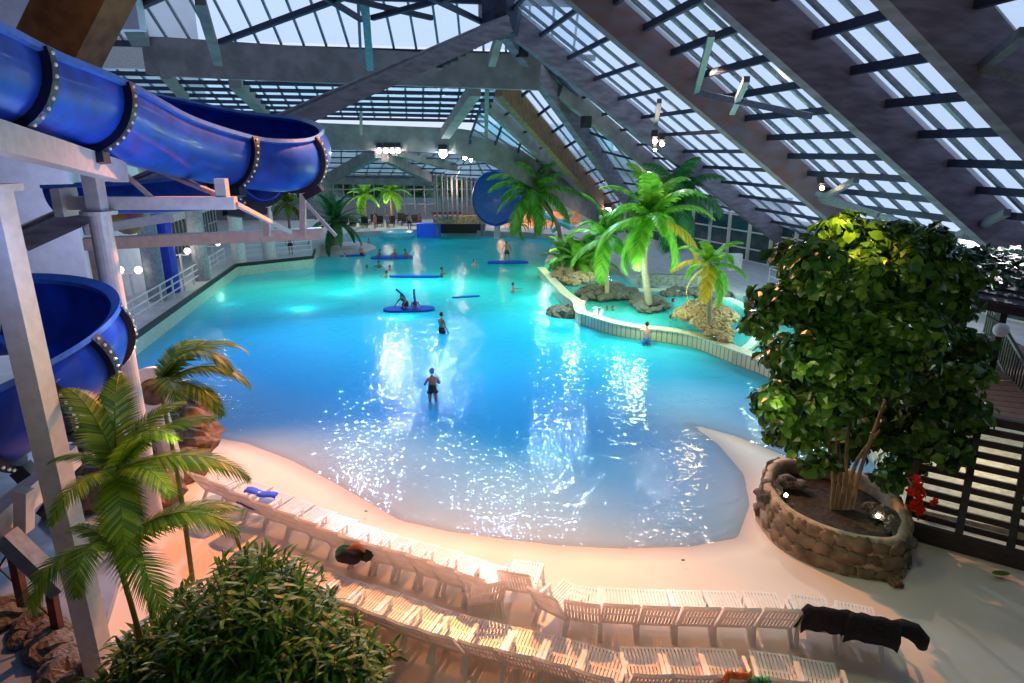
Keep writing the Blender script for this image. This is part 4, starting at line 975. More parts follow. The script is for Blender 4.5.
for k, (x, y) in enumerate(((522,50),(532,55),(586,122),(644,178))):
    p = Q(x, y, 37+k*2.5); tag(MB().box(p, (.5,.5,.7), .5).build('loudspeaker', 'black'), ['black loudspeaker near the apex','second black loudspeaker close to the apex','black loudspeaker halfway down the hip rafter','black loudspeaker low on the hip rafter'][k], 'loudspeaker')
# ------------------------------------------------------------------ sun loungers
def make_lounger(ang, Ls_=1.0):
    root = empty('sun_lounger', (0,0,0)); hw = .31; zs = .36
    g = MB()
    for s in (-1,1): g.bar((s*hw,0,zs), (s*hw,-Ls_,zs), .05, .07)
    for y in (-.02,-Ls_/2,-Ls_): g.bar((-hw,y,zs), (hw,y,zs), .05, .05)
    for k in range(9): x = -hw+.06+k*(2*hw-.12)/8; g.bar((x,0,zs+.02), (x,-Ls_,zs+.02), .045, .02)
    g.build('seat', 'plastic', root)
    a = math.radians(ang); d = V((0,-math.cos(a),math.sin(a))); n_ = V((0,math.sin(a),math.cos(a))); o = V((0,-Ls_,zs)); Lb = .82
    g = MB()
    for s in (-1,1): g.bar(o+V((s*hw,0,0)), o+V((s*hw,0,0))+d*Lb*.93, .05, .05, up=n_)
    for k in range(9):
        x = -hw+.06+k*(2*hw-.12)/8; g.bar(o+V((x,0,0)), o+V((x,0,0))+d*Lb*.95, .05, .02, up=n_)
    for t in (.04,.5): g.bar(o+d*Lb*t+V((-hw,0,0)), o+d*Lb*t+V((hw,0,0)), .05, .04)
    pr = [o+d*(Lb*(.93+.07*math.sin(PI*k/8)))+V((-hw+2*hw*k/8,0,0))-n_*.03*math.sin(PI*k/8) for k in range(9)]
    for k in range(8): g.bar(pr[k], pr[k+1], .1, .05, up=n_)
    g.build('backrest', 'plastic', root)
    for s in (-1,1):
        g = MB(); g.bar((s*(hw+.05),-Ls_+.5,zs+.2), (s*(hw+.05),-Ls_+.02,zs+.22), .06, .03); g.bar((s*(hw+.05),-Ls_+.48,zs), (s*(hw+.05),-Ls_+.48,zs+.2), .05, .04); g.build('armrest', 'plastic', root)
        MB().bar((s*hw,-.12,zs), (s*(hw+.02),-.06,0), .07, .05).build('leg', 'plastic', root)
        MB().bar((s*hw,-Ls_+.1,zs), (s*(hw+.03),-Ls_-.12,0), .08, .06).build('leg', 'plastic', root)
    for s in (-1,1):
        q = o+V((s*hw,0,0))+d*Lb*.6; MB().bar(q, (s*hw,q.y+.12,zs-.02) if False else (s*(hw-.02),-Ls_+.1,zs-.02), .035, .035).build('strut', 'plastic', root)
    return root
LA, LB = make_lounger(60, .95), make_lounger(56, .85)
bpy.context.view_layer.update()
used = {}
def place(proto, ang, tops, group, face, labels, z_=None):
    world = [P(x, y-4, .28+.36+.82*math.sin(math.radians(ang))) for x, y in tops]; out = []
    for i, p in enumerate(world):
        a_ = world[max(0, i-1)]; b_ = world[min(len(world)-1, i+1)]; t = (b_-a_); hd_ = math.atan2(t.y, t.x)+face[i]
        L = (.95 if ang == 60 else .85)+.82*math.cos(math.radians(ang)); fwd = V((-math.sin(hd_), math.cos(hd_), 0))
        r_ = p+fwd*L
        if proto.name not in used: o = proto; used[proto.name] = 1
        else: o = copy_tree(proto)
        cz = (p+fwd*.7); o.location = (r_.x, r_.y, gz(cz.x, cz.y)-.01); o.rotation_euler = (0,0,hd_); tag(o, labels(i), 'sun lounger', group); out.append(o)
    return out
r1 = [(195,474),(216,483),(238,493),(260,502),(284,511),(305,519),(327,528),(350,536),(373,543),(396,549),(419,556),(441,564),(469,574),(489,583),(513,571),(541,592),(582,602),(622,604),(662,606),(703,607),(744,608),(785,609),(828,613),(874,622)]
ORD = 'first second third fourth fifth sixth seventh eighth ninth tenth eleventh twelfth thirteenth fourteenth fifteenth sixteenth seventeenth eighteenth nineteenth twentieth twenty-first'.split()
def lab1(i):
    n_ = len(r1)
    if i == n_-1: return 'white sun lounger at the right end of the waterside row, under a black robe'
    if i == n_-2: return 'white sun lounger under a black towel, second from the right end of the waterside row'
    if i == 7: return 'white sun lounger in the waterside row heaped with red and green clothes'
    if i == 14: return 'white sun lounger with the most upright backrest in the waterside row'
    if i < 7: return 'white sun lounger in waterside row, %s from rocks by the white column' % ORD[i]
    if i < 14: return 'white sun lounger in the waterside row, %s to the right of the clothes heap' % ORD[i-8]
    return 'white sun lounger in the waterside row, %s to the right of the upright one' % ORD[i-15]
row1 = place(LA, 60, r1, 'sun loungers in the waterside row', [0.1 if i < 14 else (.0) for i in range(len(r1))], lab1)
r2 = [(236,566),(261,575),(288,584),(315,594),(343,602),(372,613),(402,624),(434,634),(475,645),(514,654),(551,663),(592,675)]
row2 = place(LB, 56, r2, 'sun loungers in the middle row', [0]*len(r2), lambda i: 'white slatted sun lounger in the middle row, %s from its right end' % ORD[len(r2)-1-i])
r3 = [(655,676),(697,677),(740,678),(792,682),(836,690)]
row3 = place(LB, 56, r3, 'sun loungers in the bottom row', [0]*5, lambda i: ['white slatted sun lounger at the left end of the bottom row','white slatted sun lounger just left of the one with an orange towel','white slatted sun lounger with an orange towel in the bottom row','white slatted sun lounger just right of the orange towel one','white slatted sun lounger at the right end of the bottom row'][i])
def drape(root, ang, name, label, cat, m, y0=-.9, over=.35, w=.36, seed=0, th=.03):
    a = math.radians(ang); rnd = random.Random(seed); LL = .95 if ang == 60 else .85; prof = [V((0,max(y0,-LL+.2),.40))]+[V((0,-LL-math.cos(a)*t,.38+math.sin(a)*t+.04)) for t in (0,.2,.4,.6,.8,.86)]
    e_ = prof[-1]; prof += [e_+V((0,-.06,-.06)), e_+V((0,-.05,-over*.5)), e_+V((0,-.02,-over))]
    g = MB(); nx_ = 10
    for i, p in enumerate(prof):
        for k in range(nx_+1):
            x = -w+2*w*k/nx_; g.v.append(V((x+.02*math.sin(i*2.1+seed), p.y+.02*math.sin(k*1.7+seed), p.z+.012*math.sin(k*2.3+i)+(-.10 if k in (0,nx_) else 0))))
    for i in range(len(prof)-1):
        for k in range(nx_): q = i*(nx_+1)+k; g.f.append((q,q+1,q+nx_+2,q+nx_+1))
    o = g.build(name, m, smooth=True); o.location = root.location; o.rotation_euler = root.rotation_euler
    md = o.modifiers.new('s','SOLIDIFY'); md.thickness = th; return tag(o, label, cat)
drape(row1[-2], 60, 'black_towel', 'black towel draped over a lounger backrest left of the robe', 'towel', 'black_cloth', y0=-.5, over=.45, w=.40)
rb_ = drape(row1[-1], 60, 'black_robe', 'black robe spread over the last lounger of the waterside row', 'robe', 'black_cloth', y0=-.3, over=.5, w=.42, seed=3)
lg = row1[-1]
m3 = Matrix.Rotation(lg.rotation_euler.z, 3, 'Z'); L0_ = lg.location
def lp(x, y, z): return L0_ + m3 @ V((x, y, z))
tag(MB().tube([lp(.30,-1.25,.95), lp(.48,-1.25,.98), lp(.66,-1.22,.92), lp(.80,-1.2,.78), lp(.84,-1.2,.62)], [.10,.15,.16,.14,.08], 12).build('black_bag', 'black_cloth', smooth=True), 'black bag slumped off the right side of the robe covered lounger', 'bag')
drape(row3[2], 56, 'orange_towel', 'orange striped towel on a lounger of the bottom row', 'towel', 'orange', y0=-1.15, over=.05, w=.22, seed=5)
o = drape(row3[2], 56, 'green_towel', 'green towel edge beside the orange towel', 'towel', 'green', y0=-1.1, over=.22, w=.12, seed=6); o.location += m3 @ V((.3,-.05,.03))
def lump(name, label, cat, m, p, s, seed=1):
    g = rock_mesh(seed, s); g.v = [q+V(p) for q in g.v]; return tag(g.build(name, m, smooth=True), label, cat)
h_ = row1[7]; m3b = Matrix.Rotation(h_.rotation_euler.z, 3, 'Z')
for k, (dx, dy, dz, m_, s, l_, c_) in enumerate(((.0,-1.1,.55,'red',(.2,.16,.13),'red shirt on the clothes heap','shirt'), (-.25,-1.3,.62,'green',(.16,.2,.14),'green cloth at the left of the clothes heap','cloth'), (.28,-1.25,.68,'swim_black',(.2,.18,.14),'black bag at the right of the clothes heap','bag'),
     (.1,-1.6,.8,'black_cloth',(.28,.12,.16),'black trousers hanging over the heaped lounger','trousers'), (-.12,-.9,.56,'pink',(.13,.12,.12),'pink cap on top of the clothes heap','cap'), (.12,-1.35,.82,'orange',(.2,.14,.1),'orange towel in the middle of the clothes heap','towel'))):
    lump('clothing', l_, c_, m_, h_.location+m3b @ V((dx,dy,dz)), s, k+2)
for k, (x, y, l_) in enumerate(((262,489,'blue towel laid on the seat of a waterside lounger near the column'), (256,500,'blue towel hanging on a lounger backrest near the column'))):
    p = P(x, y, .78); g = MB(); n0 = 0
    for a_ in range(9):
        for b_ in range(4): g.v.append(p+V((-.42+.105*a_, -.14+.09*b_-.02*a_, .03*math.sin(a_*1.1+k)-.012*a_*(k+1)+.02*math.sin(b_*2))))
    for a_ in range(8):
        for b_ in range(3): q_ = a_*4+b_; g.f.append((q_,q_+4,q_+5,q_+1))
    o_ = g.build('blue_towel', 'blue_cloth', smooth=True); md_ = o_.modifiers.new('s','SOLIDIFY'); md_.thickness = .03; tag(o_, l_, 'towel')
p = P(269,571,.95); yb_ = empty('yellow_bag', p, 'round yellow bag with black dots on a middle row lounger', 'bag'); MB().ball(p, .17, 14, 9, (1,.8,1)).build('body', 'yellow', yb_, smooth=True)
g = MB()
for dx in (-.06,.06): g.ball(p+V((dx,-.12,.06)), .03, 8, 5)
g.build('dots', 'black', yb_); MB().tube([p+V((-.08,0,.14)), p+V((0,0,.26)), p+V((.08,0,.14))], .015, 6).build('handle', 'yellow', yb_)
for dx in (0,.25):
    p = P(170,514,.3)+V((dx,0,0)); sd_ = empty('sandal', p, 'grey sandal lying on the sand beside the white column', 'sandal', 'pair of sandals on the sand')
    MB().ball(p, .14, 10, 5, (.4,1,.15)).build('sole', 'steel_grey', sd_); MB().tube([p+V((-.05,.03,0)), p+V((0,.03,.06)), p+V((.05,.03,0))], .012, 6).build('strap', 'steel_grey', sd_)
for x, y in ((683,560),(366,511)):
    p = P(x, y, .22); tag(MB().ball(p, .05, 8, 5, (1,.7,.3)).build('fallen_leaf', 'palm_olive'), 'tiny dry leaf on the sand %s' % ('near the middle of the water line' if x > 500 else 'above the heaped lounger'), 'leaf')
#@@PEOPLE
# ------------------------------------------------------------------ people
def limb(pts, rs): return pts, rs
def person(label, loc, rz, pose, skin='skin', swim='swim_black', hair='hair', cap=None, s=1.0, suit=True, female=False, tilt=0, group=None, detail=1):
    """Local figure: feet at z=0, faces -Y. One skinned surface, hair and swimwear as children."""
    J = {}; H = 1.72
    J['pel'] = V((0,0,.93)); J['wst'] = V((0,0,1.08)); J['chs'] = V((0,-.01,1.28)); J['nek'] = V((0,0,1.46)); J['hb'] = V((0,-.01,1.54)); J['hed'] = V((0,-.02,1.66))
    sw = .17 if female else .20
    for k, sg in (('L',-1),('R',1)):
        J['sh'+k] = V((sg*sw,0,1.40)); J['hip'+k] = V((sg*.10,0,.88)); J['kn'+k] = V((sg*.11,-.02,.50)); J['an'+k] = V((sg*.11,.02,.08)); J['to'+k] = V((sg*.13,-.16,.03))
        J['el'+k] = V((sg*(sw+.10),.03,1.13)); J['wr'+k] = V((sg*(sw+.12),-.08,.90)); J['ha'+k] = V((sg*(sw+.12),-.12,.80))
    if pose == 'elbows':                                   # both forearms raised in front of the chest
        for k, sg in (('L',-1),('R',1)): J['el'+k] = V((sg*(sw+.12),-.02,1.14)); J['wr'+k] = V((sg*.12,-.24,1.22)); J['ha'+k] = V((sg*.05,-.29,1.26))
        J['anL'] = V((-.12,.10,.08)); J['knL'] = V((-.12,.02,.48)); J['anR'] = V((.10,-.08,.08))
    if pose == 'one':
        J['elR'] = V((.30,-.06,1.14)); J['wrR'] = V((.36,-.30,1.12)); J['haR'] = V((.37,-.40,1.13))
    if pose == 'wide':
        for k, sg in (('L',-1),('R',1)): J['an'+k].x = sg*.24; J['kn'+k].x = sg*.18; J['to'+k].x = sg*.26; J['wr'+k] = V((sg*.42,-.05,1.0)); J['ha'+k] = V((sg*.46,-.06,.92)); J['el'+k] = V((sg*.34,.02,1.16))
    if pose == 'sit':
        for k, sg in (('L',-1),('R',1)): J['kn'+k] = V((sg*.12,-.45,.98)); J['an'+k] = V((sg*.12,-.85,.86)); J['to'+k] = V((sg*.12,-.98,.95)); J['el'+k] = V((sg*.3,-.1,1.15)); J['wr'+k] = V((sg*.25,-.32,1.12)); J['ha'+k] = V((sg*.22,-.40,1.12))
    if pose == 'swim':                                     # leaning far forward in the water, arms out
        for k, sg in (('L',-1),('R',1)): J['el'+k] = V((sg*.38,-.15,1.32)); J['wr'+k] = V((sg*.48,-.38,1.34)); J['ha'+k] = V((sg*.50,-.47,1.34)); J['kn'+k] = V((sg*.14,.2,.55)); J['an'+k] = V((sg*.14,.5,.3)); J['to'+k] = V((sg*.14,.6,.25))
    if pose == 'kneel':
        J['hed'] = V((0,-.32,1.30)); J['hb'] = V((0,-.28,1.22)); J['nek'] = V((0,-.22,1.16)); J['chs'] = V((0,-.15,1.04)); J['wst'] = V((0,-.02,.92)); J['pel'] = V((0,.05,.84))
        for k, sg in (('L',-1),('R',1)): J['sh'+k] = V((sg*sw,-.2,1.12)); J['hip'+k] = V((sg*.1,.05,.80)); J['kn'+k] = V((sg*.16,-.2,.52)); J['an'+k] = V((sg*.15,.2,.50)); J['to'+k] = V((sg*.15,.35,.50)); J['el'+k] = V((sg*.3,-.35,.95)); J['wr'+k] = V((sg*.28,-.5,.80)); J['ha'+k] = V((sg*.28,-.58,.76))
    if pose == 'lean':                                     # arms up on an edge in front
        for k, sg in (('L',-1),('R',1)): J['el'+k] = V((sg*.3,-.18,1.30)); J['wr'+k] = V((sg*.18,-.38,1.32)); J['ha'+k] = V((sg*.10,-.42,1.32))
    tm = Matrix.Rotation(math.radians(tilt), 3, 'X')
    for k in J: J[k] = tm @ (J[k]-V((0,0,.9))) + V((0,0,.9))
    names = list(J); ix = {k: i for i, k in enumerate(names)}
    E_ = [('pel','wst'),('wst','chs'),('chs','nek'),('nek','hb')]
    for k in 'LR': E_ += [('chs','sh'+k),('sh'+k,'el'+k),('el'+k,'wr'+k),('wr'+k,'ha'+k),('pel','hip'+k),('hip'+k,'kn'+k),('kn'+k,'an'+k),('an'+k,'to'+k)]
    del ix; names = [n for n in names if n != 'hed']; ix = {k: i for i, k in enumerate(names)}
    vv = [J[k]*s for k in names]; ee = [(ix[a], ix[b]) for a, b in E_]
    rad = {'pel':.135,'wst':.115 if female else .125,'chs':.13 if female else .15,'nek':.06,'hb':.055}
    R_ = []
    for k in names:
        b = k[:-1]
        R_.append(rad.get(k) or {'sh':.062,'el':.042,'wr':.028,'ha':.035,'hip':.095,'kn':.06,'an':.038,'to':.035}[b])
    # fingers: five short chains rooted in each palm
    if detail:
        for k, sg in (('L',-1),('R',1)):
            hp = J['ha'+k]; d = (J['ha'+k]-J['wr'+k]).normalized(); sd_ = d.cross(V((0,0,1)) if abs(d.z) < .9 else V((0,1,0))).normalized()
            for f in range(4):
                n0 = len(vv); o_ = sd_*(f-1.5)*.021; ln_ = (.075,.088,.082,.06)[f]; cu = V((0,.0,-1)) if abs(d.z) < .9 else V((0,-1,0))
                vv += [(hp+o_+d*.03)*s, (hp+o_*1.15+d*(.03+ln_*.55)+cu*.008)*s, (hp+o_*1.2+d*(.03+ln_)+cu*.028)*s]; R_ += [.010,.009,.008]
                ee += [(ix['ha'+k], n0), (n0,n0+1), (n0+1,n0+2)]
            n0 = len(vv); vv += [(hp-sd_*.04*sg-d*.015)*s, (hp-sd_*.065*sg+d*.03)*s]; R_ += [.012,.010]; ee += [(ix['ha'+k], n0), (n0,n0+1)]
    root = empty('person', loc, label, 'person', group); root.rotation_euler = (0,0,rz)
    me = bpy.data.meshes.new('body'); me.from_pydata([tuple(v) for v in vv], ee, []); me.materials.append(M[skin])
    o = bpy.data.objects.new('body', me); C.objects.link(o); o.parent = root
    md = o.modifiers.new('skin','SKIN'); md.use_smooth_shade = True
    for i, sv in enumerate(me.skin_vertices[0].data): sv.radius = (R_[i]*s, R_[i]*s); sv.use_root = (i == 0)
    sb_ = o.modifiers.new('sub','SUBSURF'); sb_.levels = 1; sb_.render_levels = 1
    # bake so that the head joins the same mesh
    dg = bpy.context.evaluated_depsgraph_get(); ev = o.evaluated_get(dg); m2 = bpy.data.meshes.new_from_object(ev)
    g = MB(); g.v = [v.co.copy() for v in m2.vertices]; g.f = [tuple(p.vertices) for p in m2.polygons]
    bpy.data.objects.remove(o); hc = J['hed']*s
    n0 = len(g.v); g.ball(hc, .105*s, 16, 12, (.80,.95,1.18))
    for i in range(n0, len(g.v)):                          # jaw taper, nose, brow
        q = g.v[i]-hc
        if q.z < -.02*s: q.x *= 1-.25*min(1, -q.z/(.1*s)); q.y -= .012*s
        if q.y < -.08*s and abs(q.x) < .03*s and -.045*s < q.z < .025*s: q.y -= .022*s
        g.v[i] = hc+q
    for sg in (-1,1): g.ball(hc+V((sg*.083,.005,0))*s, .022*s, 6, 5, (.5,.8,1.2))
    body = g.build('body', skin, None, smooth=True); body.parent = root
    def child(gm, nm, m, par=None): x = gm.build(nm, m, None, smooth=True); x.parent = par or root; return x
    if detail:
        e_ = MB()
        for sg in (-1,1): e_.ball(hc+V((sg*.032,-.094,.008))*s, .011*s, 6, 4)
        child(e_, 'eyes', 'white'); mo_ = MB().ball(hc+V((0,-.092,-.052))*s, .022*s, 8, 4, (1,.35,.3)); child(mo_, 'mouth', 'pink')
    hr_ = MB(); hr_.ball(hc+V((0,.018,.028))*s, .113*s, 14, 10, (.84,.95,1.08)); hr_.v = [V((p.x, max(p.y, hc.y-.075*s if p.z > hc.z+.045*s else hc.y-.0*s), p.z)) for p in hr_.v]
    child(hr_, 'swim_cap' if cap else 'hair', cap or hair)
    if suit:
        t = MB(); P0, P1, P2 = J['pel'], J['wst'], J['chs']
        up_ = (P1-P0).normalized()
        if female: t.tube([(P0-up_*.06)*s, P0*s, P1*s, lerp(P1,P2,.35)*s], [.165*s,.172*s,.150*s,.150*s], 14)
        else: t.tube([(P0-up_*.05)*s, (P0+up_*.0)*s, (P0+up_*.10)*s], [.16*s,.168*s,.150*s], 14)
        if pose != 'swim':
            for k in 'LR': h0 = J['hip'+k]; kn = J['kn'+k]; t.tube([h0*s, lerp(h0, kn, .18 if female else .5)*s], [.125*s,.108*s], 12)
        child(t, 'swimsuit' if female else 'swim_shorts', swim)
    return root
def wp(px, py, depth): q = P(px, py, 0); return V((q.x, q.y, -depth))
person('woman in a blue swim cap and black swimsuit standing knee deep', wp(433,401,.48), .35+PI, 'elbows', 'skin', 'swim_black', cap='cap_blue', female=True, s=1.0)
person('man in black shorts wading thigh deep in mid pool with one forearm out', wp(442,333,.72), PI*.75, 'one', 'skin', 'swim_black', s=1.02)
person('child standing upright on a blue board near the leaning palm', P(507,263,.12)+V((0,0,.1)), .3, 'wide', 'skin2', 'swim_black', s=.95)
bd = P(508,263,0)
def board(label, p, L, w_, rz, z=.08, m='board_blue', th=.12):
    g = MB(); n_ = 10; out = []
    for i in range(2*n_):
        a = 2*PI*i/(2*n_); c0, s0 = math.cos(a), math.sin(a); out.append((math.copysign(abs(c0)**.6, c0)*L/2, math.copysign(abs(s0)**.8, s0)*w_/2))
    g.prism(out, -th/2, th/2); o = g.build('paddle_board', m); o.location = (p.x,p.y,z); o.rotation_euler = (0,0,rz); return tag(o, label, 'float')
board('blue board under the standing child', bd, 3.4, 1.1, .05, z=.06)
bp = P(409,310,0); board('large blue raft with a kneeling bather holding noodles', bp, 3.0, 1.3, .1, z=.06)
person('bather kneeling on the large blue raft', V((bp.x-.2,bp.y,-.36)), -.6, 'kneel', 'skin2', 'swim_black', s=.95)
person('second bather sitting behind on the large blue raft', V((bp.x+.35,bp.y+.1,-.72)), .5, 'sit', 'skin2', 'swim_blue', s=.85)
for k, dx in enumerate((-.15,.45)):
    tag(MB().tube(catmull([V((bp.x+dx,bp.y,.3)), V((bp.x+dx-.1,bp.y,.8)), V((bp.x+dx-(.55 if k == 0 else .1),bp.y,1.25))], 5), .06, 8).build('pool_noodle', 'board_blue'), 'blue pool noodle sticking up from the raft, %s' % ('slanting one' if k == 0 else 'upright one'), 'pool noodle')
bq = P(415,277,0); board('long blue board floating between two bathers', bq, 3.8, .7, -.02, z=.05)
person('bather holding the right end of the long blue board', V((bq.x+2.0,bq.y,-1.05)), PI/2, 'lean', 'skin2', s=1.0, detail=0)
person('bather low in the water at the left end of the long blue board', V((bq.x-2.1,bq.y,-1.3)), -PI/2, 'lean', 'skin', s=1.0, detail=0)
br = P(392,258,0); board('dark blue raft carrying a group of bathers', br, 3.6, 1.6, .1, z=.06)
for k, (dx, l_) in enumerate(((-1.0,'bather at the left of the crowded raft'),(.3,'bather in the middle of the crowded raft'),(1.2,'bather at the right of the crowded raft'))):
    person(l_, V((br.x+dx,br.y-.2,-.78)), k-1, 'sit', 'skin2', 'swim_black', s=.9, detail=0)
sw = [(513,292,1.15,'swim','pale swimmer with bare shoulders facing the camera','skin'), (474,266,1.25,'lean','bather with only head and shoulders out, left of the boarding child','skin3'), (379,268,1.2,'swim','splashing bather left of the long board','skin2'), (390,270,1.4,'lean','bather with only the head above water behind the long board','skin2'),
      (362,256,.7,'one','bather standing waist deep near the headland','skin3'), (369,243,1.3,'lean','bather far away near the pool end','skin'), (330,255,1.3,'lean','bather at the edge of the pale headland','skin2'), (345,258,1.4,'swim','swimmer beside a blue mat near the headland','skin3'), (399,239,1.3,'lean','bather in front of the turquoise step','skin2'),
      (367,269,1.45,'lean','bather nearly submerged far left of the long board','skin2')]
for x, y, dep, po, l_, sk in sw: person(l_, wp(x, y, dep), U(-1,1), po, sk, 'swim_black', s=1.0, detail=0)
board('narrow blue float drifting in mid pool', P(466,297,0), 1.8, .35, .25, z=.03, th=.06); board('thin blue mat beside the headland swimmer', P(352,256,0), 2.4, .5, .1, z=.03)
person('person with pink shoulders and pale blue shorts leaning on the lagoon wall', V((P(645,344,0).x, P(645,344,0).y-.2, -.62)), PI, 'lean', 'skin3', 'swim_blue', s=1.0)
for k, (x, y, l_) in enumerate(((599,313,'dark haired bather at the left end of the warm pool trio'), (607,311,'dark haired bather in the middle of the warm pool trio'), (613,311,'dark haired bather at the right end of the warm pool trio'), (671,320,'bather reclining between the rock ring and golden mound'), (673,303,'bather with dark hair behind the central palm rocks'))):
    q = P(x, y, .5); person(l_, V((q.x,q.y,-.92)), PI*.1*k, 'sit', 'skin2' if k < 3 else 'skin', 'swim_black', s=.95, detail=0)
q = P(308,254,.9); person('person in dark shorts standing by the far left deck corner', V((P(287,257,.9).x,P(287,257,.9).y+1,.9)), .2, 'stand', 'skin2', 'swim_black', s=1.0, detail=0)
for k, (x, c_, l_) in enumerate(((352,'swim_black','person walking behind the turquoise step'),(372,'pink','person in pink near the far palms'),(384,'swim_blue','person in blue shorts near the far palms'),(408,'swim_black','person in dark shorts left of the blue block'),(418,'red','person in red shorts left of the blue block'),(436,'swim_black','person standing just right of the blue block'),(465,'swim_blue','person between kiosk and tube slide'),(484,'orange','person in orange shorts below the tube slide'),(530,'red','person in red shorts behind the leaning palm'),(546,'yellow','person in yellow shorts at the lit cafe'))):
    q = P(x, 231, .6); person(l_, V((q.x, q.y+1.2+(k % 3)*.6, .6)), U(-1,1), 'stand', 'skin' if k % 2 else 'skin2', c_, s=1.0, detail=0)
# far cafe furniture: tables and parasols, lit orange
for k, x in enumerate((505,520,536,552,566,580)):
    q = P(x, 231, .6); t = empty('cafe_table', (q.x,q.y+3,.6), 'small round table of the orange lit cafe behind the palm', 'table', 'tables of the lit cafe')
    MB().lathe([(.55,0),(.55,.05)], (q.x,q.y+3,1.3), 14).build('tabletop', 'orange', t); MB().lathe([(.05,0),(.05,.7)], (q.x,q.y+3,.6), 8).build('pedestal', 'white_paint', t); MB().lathe([(.3,0),(.3,.04)], (q.x,q.y+3,.6), 12).build('base', 'white_paint', t)
cw = wallq((-1,76), (8,76), .6, 2.2, 'wall_cafe', mat('orange lit cafe wall', (.75,.40,.22), .7, var=.4, scale=.8))
for k, (x, y) in enumerate(((338,232),(348,231),(360,230),(376,229),(388,229),(402,228),(412,228),(340,229),(370,227),(398,226))):
    q = P(x, y, .6); q = V((q.x, q.y+2.0, .6)); t = empty('deck_chair', q, 'dark deck chair in the crowded rows before the far windows', 'chair', 'dark chairs before the far windows')
    MB().box(q+V((0,0,.45)), (.8,.9,.08)).build('seat', 'black', t); MB().box(q+V((0,.45,.85)), (.8,.08,.8)).build('backrest', 'black', t)
    for a_ in (-.35,.35):
        for b_ in (-.4,.4): MB().box(q+V((a_,b_,.21)), (.06,.06,.42)).build('leg', 'black', t)
# ------------------------------------------------------------------ lights
def light(kind, loc, e, col, size=.3, target=None, angle=None, blend=.5, spread=None):
    l = bpy.data.lights.new('lamp', kind); l.energy = e; l.color = col
    if kind == 'AREA': l.shape = 'DISK'; l.size = size
    else: l.shadow_soft_size = size
    if kind == 'SPOT': l.spot_size = math.radians(angle); l.spot_blend = blend
    o = bpy.data.objects.new('lamp', l); C.objects.link(o); o.location = loc
    if target is not None: o.rotation_euler = (V(target)-V(loc)).to_track_quat('-Z','Y').to_euler()
    return o
LIGHTS = []
# warm floodlights over the beach
light('SPOT', (-2.5,22.5,14.2), 18500, (1,.335,.095), .15, (-5.2,11.4,0), 66, .6)
light('SPOT', (-1,25,13), 10500, (1,.39,.14), .15, (3.5,9.3,0), 54, .7)
light('SPOT', (8,28,12), 3500, (1,.75,.62), .3, (8,11,0), 60, .8)
# underwater lamps, then added points over the lagoon
for x, y, e in ((232,276,120),(222,288,120),(300,292,260),(345,275,260),(420,268,260),(540,282,260),(560,320,200),(400,300,260)):
    q = P(x, y, 0); light('POINT', (q.x,q.y,-.6), e, (.62,1,.72), .5)
for x, y, e in ((620,315,90),(700,305,90),(770,340,110),(830,370,110),(600,285,90),(640,320,90),(720,300,90)):  # added above the water to brighten the lagoon
    q = P(x, y, .5); light('POINT', (q.x,q.y,2.6), e*3.2, (.6,1,.8), .3)
for x, y in ((232,277),(224,285),(230,270)):
    q = P(x, y, -.3); p_ = empty('underwater_lamp', q, 'glowing underwater lamp on the left pool wall', 'lamp', 'underwater lamps of the left wall'); MB().ball(q, .3, 10, 6, (1,1,.3)).build('lens', 'pool_lamp', p_)
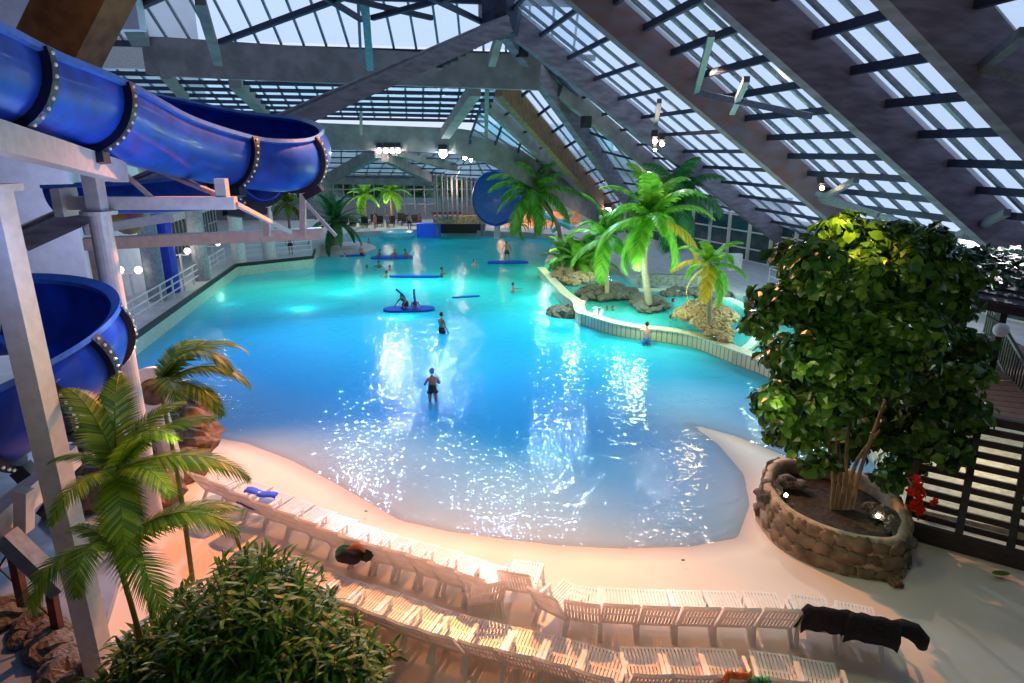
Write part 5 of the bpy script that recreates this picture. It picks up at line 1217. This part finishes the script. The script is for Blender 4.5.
# cool pool floods: first pair at the beam spotlights, others added to brighten
for x, y, z, e, c_ in ((-6,50,9,2600,(.7,.9,1)),(-9.9,51,9,4000,(.9,.95,1)),(3,40,11,6500,(.5,.78,1)),(-10,38,12,9500,(.38,.68,1))):
    light('SPOT', (x,y,z), e, c_, .35, (x*.7,y-13,0), 84, .9)
light('SPOT', (-1,36,13.5), 7500, (.30,.58,1), .5, (-1,19.5,0), 52, 1)  # added cool spot to brighten the near water
light('SPOT', (8.1,37,9.6), 2000, (.95,.95,1), .2, (6.5,19,0), 46, .9)
for x, y in ((270,292),(350,285),(430,282),(500,290),(560,310),(640,362)):
    q = P(x, y, 0); light('SPOT', (q.x,q.y+3,9.5), 2700, (.72,1,.5), 1.5, (q.x,q.y,0), 62, 1)  # added overhead spots imitating the green underwater glow
# foliage lamps, local lamps and added fills
light('SPOT', K(838,140,12.6), 2000, (1,.58,.08), .15, K(845,228,13.5), 46, .8)
light('SPOT', (16.5,21,7.5), 1500, (.95,.9,1), .1, (11.4,12.2,.3), 42, .5)
light('POINT', (13.5,16.5,2.2), 160, (1,.9,.65), .3)  # added fill to brighten the floor behind the screen
light('POINT', K(775,400,12.2), 60, (.9,.9,.4), .3)
light('POINT', Q(860,300,9.5), 160, (.8,.95,.5), .4)
light('SPOT', Q(985,225,28.2), 900, (1,.85,.7), .1, Q(965,262,30), 80, .6)
light('POINT', P(640,296,2.5), 250, (.8,1,.4), .3); light('POINT', P(700,330,2.6), 180, (1,.8,.4), .3); light('POINT', P(575,275,2.4), 200, (.8,1,.4), .3)
light('POINT', P(545,240,2.5), 300, (.7,1,.4), .3)
light('POINT', Q(175,440,8.2), 40, (1,.95,.45), .3); light('POINT', Q(200,500,6.6), 30, (.95,1,.5), .4)
light('POINT', Q(110,10,14.5), 30, (1,.55,.2), .2)
light('SPOT', Q(180,330,17), 900, (1,.55,.4), .2, (-8.9,14,4), 60, .6)
light('POINT', (-21,27,6.5), 900, (.62,.66,1), .8); light('POINT', Q(20,250,8), 60, (.35,.5,1), .5); light('POINT', Q(180,250,12.5), 120, (.35,.55,1), .5)  # first point is an added fill to brighten the white wall
for x in (500,530,560): q = P(x,231,.6); light('POINT', (q.x,q.y+4,2.0), 120, (1,.5,.2), .3)
for x in (350,380,410): q = P(x,231,.6); light('POINT', (q.x,q.y+4,3.2), 160, (1,.85,.6), .3)
light('POINT', (-5.5,67,5.5), 250, (1,.9,.75), .3)
for x in (130,178,208): q = P(x,285,.9); light('POINT', (q.x,q.y,3.6), 60, (1,.9,.7), .25)
